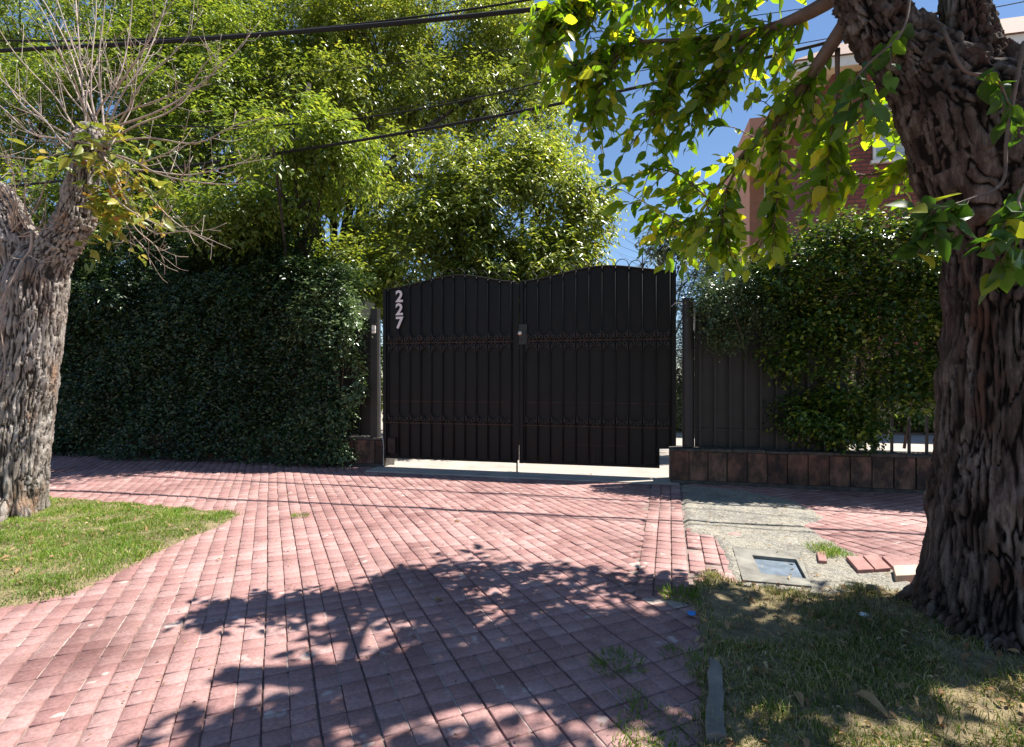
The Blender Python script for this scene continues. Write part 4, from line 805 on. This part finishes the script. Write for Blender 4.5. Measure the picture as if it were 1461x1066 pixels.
n = 150; d = rdir(n); d[:, 2] = np.abs(d[:, 2])*1.1-.25; c = P(1012, 362, 10.2); c2 = P(1040, 380, 10.0)
leaves('leaves', np.concatenate([np.tile(c, (n, 1)), np.tile(c2, (n//2, 1))]), np.concatenate([d, d[:n//2]]), np.tile(Z, (n+n//2, 1))+rdir(n+n//2)*.2, RNG.uniform(.4, .7, n+n//2), .035, M['leaf_mid'], yu, loc, True, .25, .2)
loc = (*P(1035, 540, 8.9)[:2], 0); ch = thing('conifer_hedge', 'dark bluish conifer shrub behind the jasmine and the right gate post', 'conifer', loc)
cl = [cp(1000, 415, 8.8, .42, .4, .4), cp(1040, 405, 8.9, .5, .4, .42), cp(1080, 405, 9.0, .5, .4, .42), cp(995, 470, 8.7, .4, .4, .5), cp(1040, 480, 8.8, .6, .4, .6), cp(1010, 560, 8.7, .6, .4, .7), cp(975, 520, 8.8, .25, .3, .6)]
crown('needles', cl, 3600, 9, .075, .012, M['conifer'], ch, loc, .1, .16, -.6, 3)
limbs('trunk', [[(*loc, .07), (*P(1035, 450, 8.9), .04)]], M['bark_far'], ch, loc)
# shrubs deep in the garden that close the view under the trees
for k, (x, d, w, lab) in enumerate(((-9, 13.5, 2.6, 'dark shrub mass far left below the garden trees'), (-4.5, 13.6, 2.4, 'shadowed shrub below the tallest tree'), (.2, 13.8, 2.3, 'shrub behind the bright rounded tree'), (9.6, 12.6, 2.0, 'low dark shrub in the yard seen through the fence bars'), (4.4, 13.2, 1.5, 'shrub glimpsed in the slit beside the right gate post'))):
    loc = (x, d, 0); sh = thing('garden_shrub', lab, 'shrub', loc, 'shrubs deep in the garden'); hh = 2.2 if k < 3 else 1.1
    crown('leaves', [(x+RNG.normal(0, w*.45), d+RNG.normal(0, .3), hh*RNG.uniform(.3, .9), w*.45, .6, hh*.45) for _ in range(7)], 900, 7, .15, .07, M['leaf_dark'], sh, loc, .4, .25, -.6)
    limbs('stems', [[(x+q, d, 0, .03), (x+q*1.5, d, hh*.5, .02), (x+q*2, d, hh, .008)] for q in (-.4, 0, .4)], M['bark_far'], sh, loc)

# ================================================================== HOUSE
def uvbox(mb, s0, s1, t0, t1, z0, z1): mb.fbox(s0, s1, t0, t1, z0, z1)
KH = 1.42; _r = np.array([5.72*KH-FO[0], 9.5*KH-FO[1], 0]); HS, HT = float(_r@U), float(_r@N); hloc = tuple(FW(HS, HT, 0)); house = thing('brick_house', 'red brick house with salmon wing and beige eaves behind the right hedge', 'house', hloc)
def wall_mesh(name, s0, s1, t0, t1, z0, z1, mat):
    b = MB(); b.fbox(s0, s1, t0, t1, z0, z1); o = b.build(name, mat, house, hloc); me = o.data; uv = me.uv_layers.new(name='UVMap')
    for p in me.polygons:
        for li in p.loop_indices:
            c = np.array(me.vertices[me.loops[li].vertex_index].co[:]); nn = np.array(p.normal[:])
            u = c@U if abs(nn@N) > .7 else (c@N if abs(nn@U) > .7 else c@U); v = c[2] if abs(nn[2]) < .7 else c@N
            uv.data[li].uv = (u, v)
    return o
wall_mesh('wall', HS, HS+14, HT-4.8*KH, HT, -.05, 9.0, M['brick'])
b = MB(); b.fbox(HS-.9, HS+14.4, HT-5.2*KH, HT+.35, 9.004, 9.09); b.build('soffit', M['beige'], house, hloc)
b = MB(); b.fbox(HS-.93, HS+14.4, HT+.353, HT+.40, 8.98, 9.22); b.fbox(HS-.95, HS-.902, HT-5.2*KH, HT+.35, 8.98, 9.22); b.build('fascia', M['fascia'], house, hloc)
b = MB(); a0, a1, c0_, c1_ = HS-1.0, HS+14.5, HT-5.2*KH, HT+.48
V = [FW(a0, c0_, 9.225), FW(a1, c0_, 9.225), FW(a1, c1_, 9.225), FW(a0, c1_, 9.225), FW(a0+2, c0_+1.5, 10.6), FW(a1-1, c0_+1.5, 10.6), FW(a1-1, c1_-1.8, 10.6), FW(a0+2, c1_-1.8, 10.6)]
b.add(V, BOXF); b.build('roof', M['rooftile'], house, hloc)
wall_mesh('wing_wall', HS-.46*KH, HS+11, HT-9.5*KH, HT-4.803*KH, -.05, 11.2, M['salmon'])
b = MB(); q0 = FW(HS-.10, HT-4.70*KH, 0); b.tube([q0, q0+Z*8.95], .08, 10); b.build('downpipe', M['fascia'], house, hloc, smooth=True)
def window(px, py0, py1, wpx, lab=None):
    s = fs(px, HT); w = wpx; z0, z1 = fz(px, py1, HT), fz(px, py0, HT)
    b = MB()
    for (a, c, e, f) in ((s-w, s-w+.06, z0, z1), (s+w-.06, s+w, z0, z1), (s-w+.061, s+w-.061, z1-.06, z1), (s-w+.061, s+w-.061, z0, z0+.06)): b.fbox(a, c, HT+.002, HT+.05, e, f)
    fr = b.build('window', M['fascia'], house, hloc)
    b = MB(); n = int((z1-z0-.12)/.09)
    for k in range(n): b.fbox(s-w+.062, s+w-.062, HT+.008, HT+.022+.004*(k % 2), z0+.062+k*.09, z0+.145+k*.09)
    b.build('blind', M['blind'], fr, hloc)
    b = MB(); b.fbox(s-w-.06, s+w+.06, HT+.002, HT+.10, z0-.07, z0-.003); b.build('sill', M['fascia'], fr, hloc)
window(1276, 140, 228, .48); window(1392, 140, 228, .48)

# ================================================================== CABLES
def cable(label, D, pts, r):
    px = np.array([p[0] for p in pts]); py = np.array([p[1] for p in pts]); co = np.polyfit(px, py, 2); xs = np.linspace(-500, 2000, 60)
    q = np.array([P(x, np.polyval(co, x), D/(1+.2*(x-CX)/F_PX)) for x in xs]); b = MB(); b.tube(q, r, 8); loc = tuple(q[0])
    o = b.build('power_cable', M['cable'], None, loc, smooth=True); return tag(o, label, 'cable', 'overhead cables across the street side')
cable('thickest overhead cable crossing the upper left of the trees', 6.5, [(0, 72), (150, 65), (400, 48), (740, 15), (1000, -15)], .028)
cable('slim cable running just above the thickest cable', 6.55, [(150, 58), (400, 44), (590, 26), (738, 2)], .013)
cable('black cable passing behind leaves lowest against the blue sky', 7.2, [(430, 214), (580, 188), (813, 146), (860, 135), (1000, 104)], .021)
cable('thin cable just above the lowest cable, fading left into the trees', 7.35, [(430, 176), (570, 161), (700, 139), (790, 108), (1000, 40)], .010)
cable('hair-thin cable between thick upper cable and lower pair in front of the trees', 7.3, [(400, 110), (625, 82), (768, 66), (950, 40)], .005)
cable('hair-thin cable crossing the blue sky patch above the lowest cable', 7.6, [(600, 150), (797, 120), (1004, 86), (1131, 64)], .006)

# ================================================================== SMALL THINGS ON THE GROUND
def slab(name, quad, z0, z1, mat, parent=None, loc=(0, 0, 0), bevel=.006, jit=0):
    b = MB(); q = [np.array([p[0], p[1], z0]) for p in quad]; t = [np.array([p[0], p[1], z1+RNG.uniform(-jit, jit)]) for p in quad]; b.add(q+t, BOXF if False else [(3, 2, 1, 0), (4, 5, 6, 7), (0, 1, 5, 4), (1, 2, 6, 5), (2, 3, 7, 6), (3, 0, 4, 7)])
    return b.build(name, mat, parent, loc, bevel=bevel)
O = [G(1060, 832), G(1158, 841), G(1140, 790), G(1045, 784)]; I = [G(1086, 822.5), G(1151, 830), G(1136, 802), G(1073, 796)]
loc = tuple((O[0]+O[2])/2); cov = thing('inspection_cover', 'square concrete inspection box with sunken blue-grey metal lid near the right tree', 'cover', loc)
b = MB()
for k in range(4):
    a, c, i2, i1 = O[k], O[(k+1) % 4], I[(k+1) % 4], I[k]; V = []
    for z in (-.05, .020):
        for p in (a, c, i2, i1): V.append(np.array([p[0], p[1], z]))
    b.add(V, [(3, 2, 1, 0), (4, 5, 6, 7), (0, 1, 5, 4), (2, 3, 7, 6)])
b.build('frame', M['smooth_concrete'], cov, loc)
c_ = sum(I)/4; slab('lid', [c_+(p-c_)*.985 for p in I], -.04, -.004, M['lid'], cov, loc, .002)
b = MB(); 
for k in range(2): p = c_+(I[k*2]-c_)*.72; b.tube([p-Z*.004, p-Z*.001], .012, 10)
b.build('lifting_hole', M['cable'], cov, loc)
def paver_thing(quad, label, mat, zt=.03, name='loose_paver'):
    c = sum(quad)/4; loc = (c[0], c[1], 0); o = slab(name, quad, -.02, zt, mat, None, loc, .005, .004); return tag(o, label, 'paver')
paver_thing([G(1224, 820), G(1247, 818.5), G(1229, 799.5), G(1207, 801)], 'red grooved cement paver, left one of the raised pair near the inspection cover', M['redtile'], .036)
paver_thing([G(1249, 818.3), G(1271, 817), G(1252, 798), G(1231, 799.3)], 'red grooved cement paver, right one of the raised pair near the inspection cover', M['redtile'], .034)
paver_thing([G(1275, 815.5), G(1322, 813), G(1300, 799), G(1258, 799)], 'worn pinkish paver at the pavement edge left of the right trunk', M['paver'], .030)
paver_thing([G(1278, 832), G(1325, 829), G(1322, 815.5), G(1274, 818)], 'pale tan slab against the foot of the big right tree', M['tan_slab'], .05)
paver_thing([G(1168, 806), G(1180, 806), G(1177, 791), G(1165, 793)], 'small broken red paver lying loose beside the grass tuft', M['redtile'], .032)
Kq = [G(1008, 1066), G(1035, 1066), G(1030, 960), G(1012, 950)]
kc = sum(Kq)/4; b = MB()
edge = []
for k in range(9):
    f = k/8; l = Kq[0]*(1-f)+Kq[3]*f; r = Kq[1]*(1-f)+Kq[2]*f; j = RNG.normal(0, .004, 2); zt = .045+RNG.normal(0, .004)
    edge.append([l+np.array([j[0], 0, -.03]), l+np.array([j[0], 0, zt]), (l+r)/2+Z*(zt+.006), r+np.array([j[1], 0, zt]), r+np.array([j[1], 0, -.03])])
V = [p for e in edge for p in e]; Fc = [(k*5+i, k*5+i+1, k*5+i+6, k*5+i+5) for k in range(8) for i in range(4)]+[(40, 41, 42, 43, 44), (4, 3, 2, 1, 0)]
b.add(V, Fc); o = b.build('kerb_stone', M['stone'], None, (kc[0], kc[1], 0), bevel=.006); tag(o, 'narrow grey kerb stone set in the ground between pavers and right grass', 'kerb stone')
def crumple(name, px, py, r, mat, label, cat, z=.02):
    c = G(px, py); bm = bmesh.new(); bmesh.ops.create_icosphere(bm, subdivisions=2, radius=r)
    for v in bm.verts: v.co *= RNG.uniform(.55, 1.25); v.co.z *= .45
    me = bpy.data.meshes.new(name); bm.to_mesh(me); bm.free(); me.materials.append(mat); o = link(name, me, None, (c[0], c[1], z)); return tag(o, label, cat)
crumple('plastic_scrap', 987, 880, .022, M['blue'], 'small crumpled blue plastic scrap at the edge of pavers and grass', 'litter', .022)
crumple('paper_scrap', 1232, 893, .024, M['paper'], 'small crumpled whitish paper scrap on the shaded grass left of the right trunk', 'litter', .06)
crumple('clod', 1248, 850, .05, M['soil'], 'brown clod of earth beside the roots of the big right tree', 'clod', .04); 
def dry_leaf(px, py, L, label, group=None, z=.045, ang=None):
    c = G(px, py); c[2] = z; a = RNG.uniform(0, 6.28) if ang is None else ang
    o = leaves('fallen_leaf', c[None], np.array([[math.cos(a), math.sin(a), .15]]), np.array([[RNG.normal(0, .25), RNG.normal(0, .25)-.15, 1]]), L, L*.5, M['dry'], None, tuple(c), True, .30, .38); o.location = c
    return tag(o, label, 'leaf', group)
for px, py in ((40, 770), (75, 777), (98, 785), (147, 766), (158, 782), (15, 803), (70, 804), (32, 820), (206, 760), (190, 775), (118, 745), (55, 752)): dry_leaf(px, py, .065*RNG.uniform(.6, 1.2), 'small dry tan leaf lying on the sunlit left lawn', 'dry leaves on the left lawn')
dry_leaf(1218, 1012, .125, 'largest curled brown leaf on the right grass near the bottom edge', None, .06, -.9)
for px, py in ((1205, 978), (1135, 1005), (1300, 1000), (1165, 960), (1040, 900), (1195, 862), (1150, 868), (1265, 862), (1290, 870), (1235, 858), (1340, 1040), (1100, 870)): dry_leaf(px, py, .06*RNG.uniform(.6, 1.2), 'small dry brown leaf lying on the shaded right grass', 'dry leaves on the right grass', .05)
for px, py in ((845, 678), (873, 688), (905, 700), (648, 745), (620, 860), (315, 800), (715, 690)): dry_leaf(px, py, .06*RNG.uniform(.6, 1.1), 'tiny dry leaf lying on the open brick paving', 'dry leaves on the paving', .012)

# ================================================================== LIGHT, SKY, CAMERA
w = bpy.data.worlds.new('World'); S.world = w; w.use_nodes = True; nt = w.node_tree; bg = nt.nodes['Background']
sky = nt.nodes.new('ShaderNodeTexSky'); sky.sky_type = 'NISHITA'; sky.sun_disc = False
el = math.atan2(SUN[2], math.hypot(SUN[0], SUN[1])); az = math.atan2(SUN[0], SUN[1])
sky.sun_elevation = el; sky.sun_rotation = az; sky.air_density = 1.0; sky.dust_density = .05; sky.ozone_density = 5.0
nt.links.new(sky.outputs[0], bg.inputs[0]); bg.inputs[1].default_value = .068
sl = bpy.data.lights.new('sun', 'SUN'); sl.energy = 4.8; sl.angle = math.radians(.45); sl.color = (1, .955, .87); so = bpy.data.objects.new('sun', sl); C.objects.link(so)
so.rotation_euler = Vector(SUN).to_track_quat('Z', 'Y').to_euler(); so.location = (6, 3, 12)
cam = bpy.data.cameras.new('camera'); cam.sensor_width = 36; cam.lens = F_PX/1461*36; cam.clip_end = 800; cam.clip_start = .05; cam.shift_y = (HY-533)/1461
co = bpy.data.objects.new('camera', cam); C.objects.link(co); co.location = (0, 0, EYE); co.rotation_euler = (math.pi/2, 0, 0); S.camera = co
S.view_settings.view_transform = 'Standard'; S.view_settings.look = 'None'; S.view_settings.exposure = 1.2; S.view_settings.gamma = 1; S.view_settings.use_curve_mapping = False
S.cycles.max_bounces = 8; S.cycles.diffuse_bounces = 3; S.cycles.transmission_bounces = 4; S.cycles.transparent_max_bounces = 4
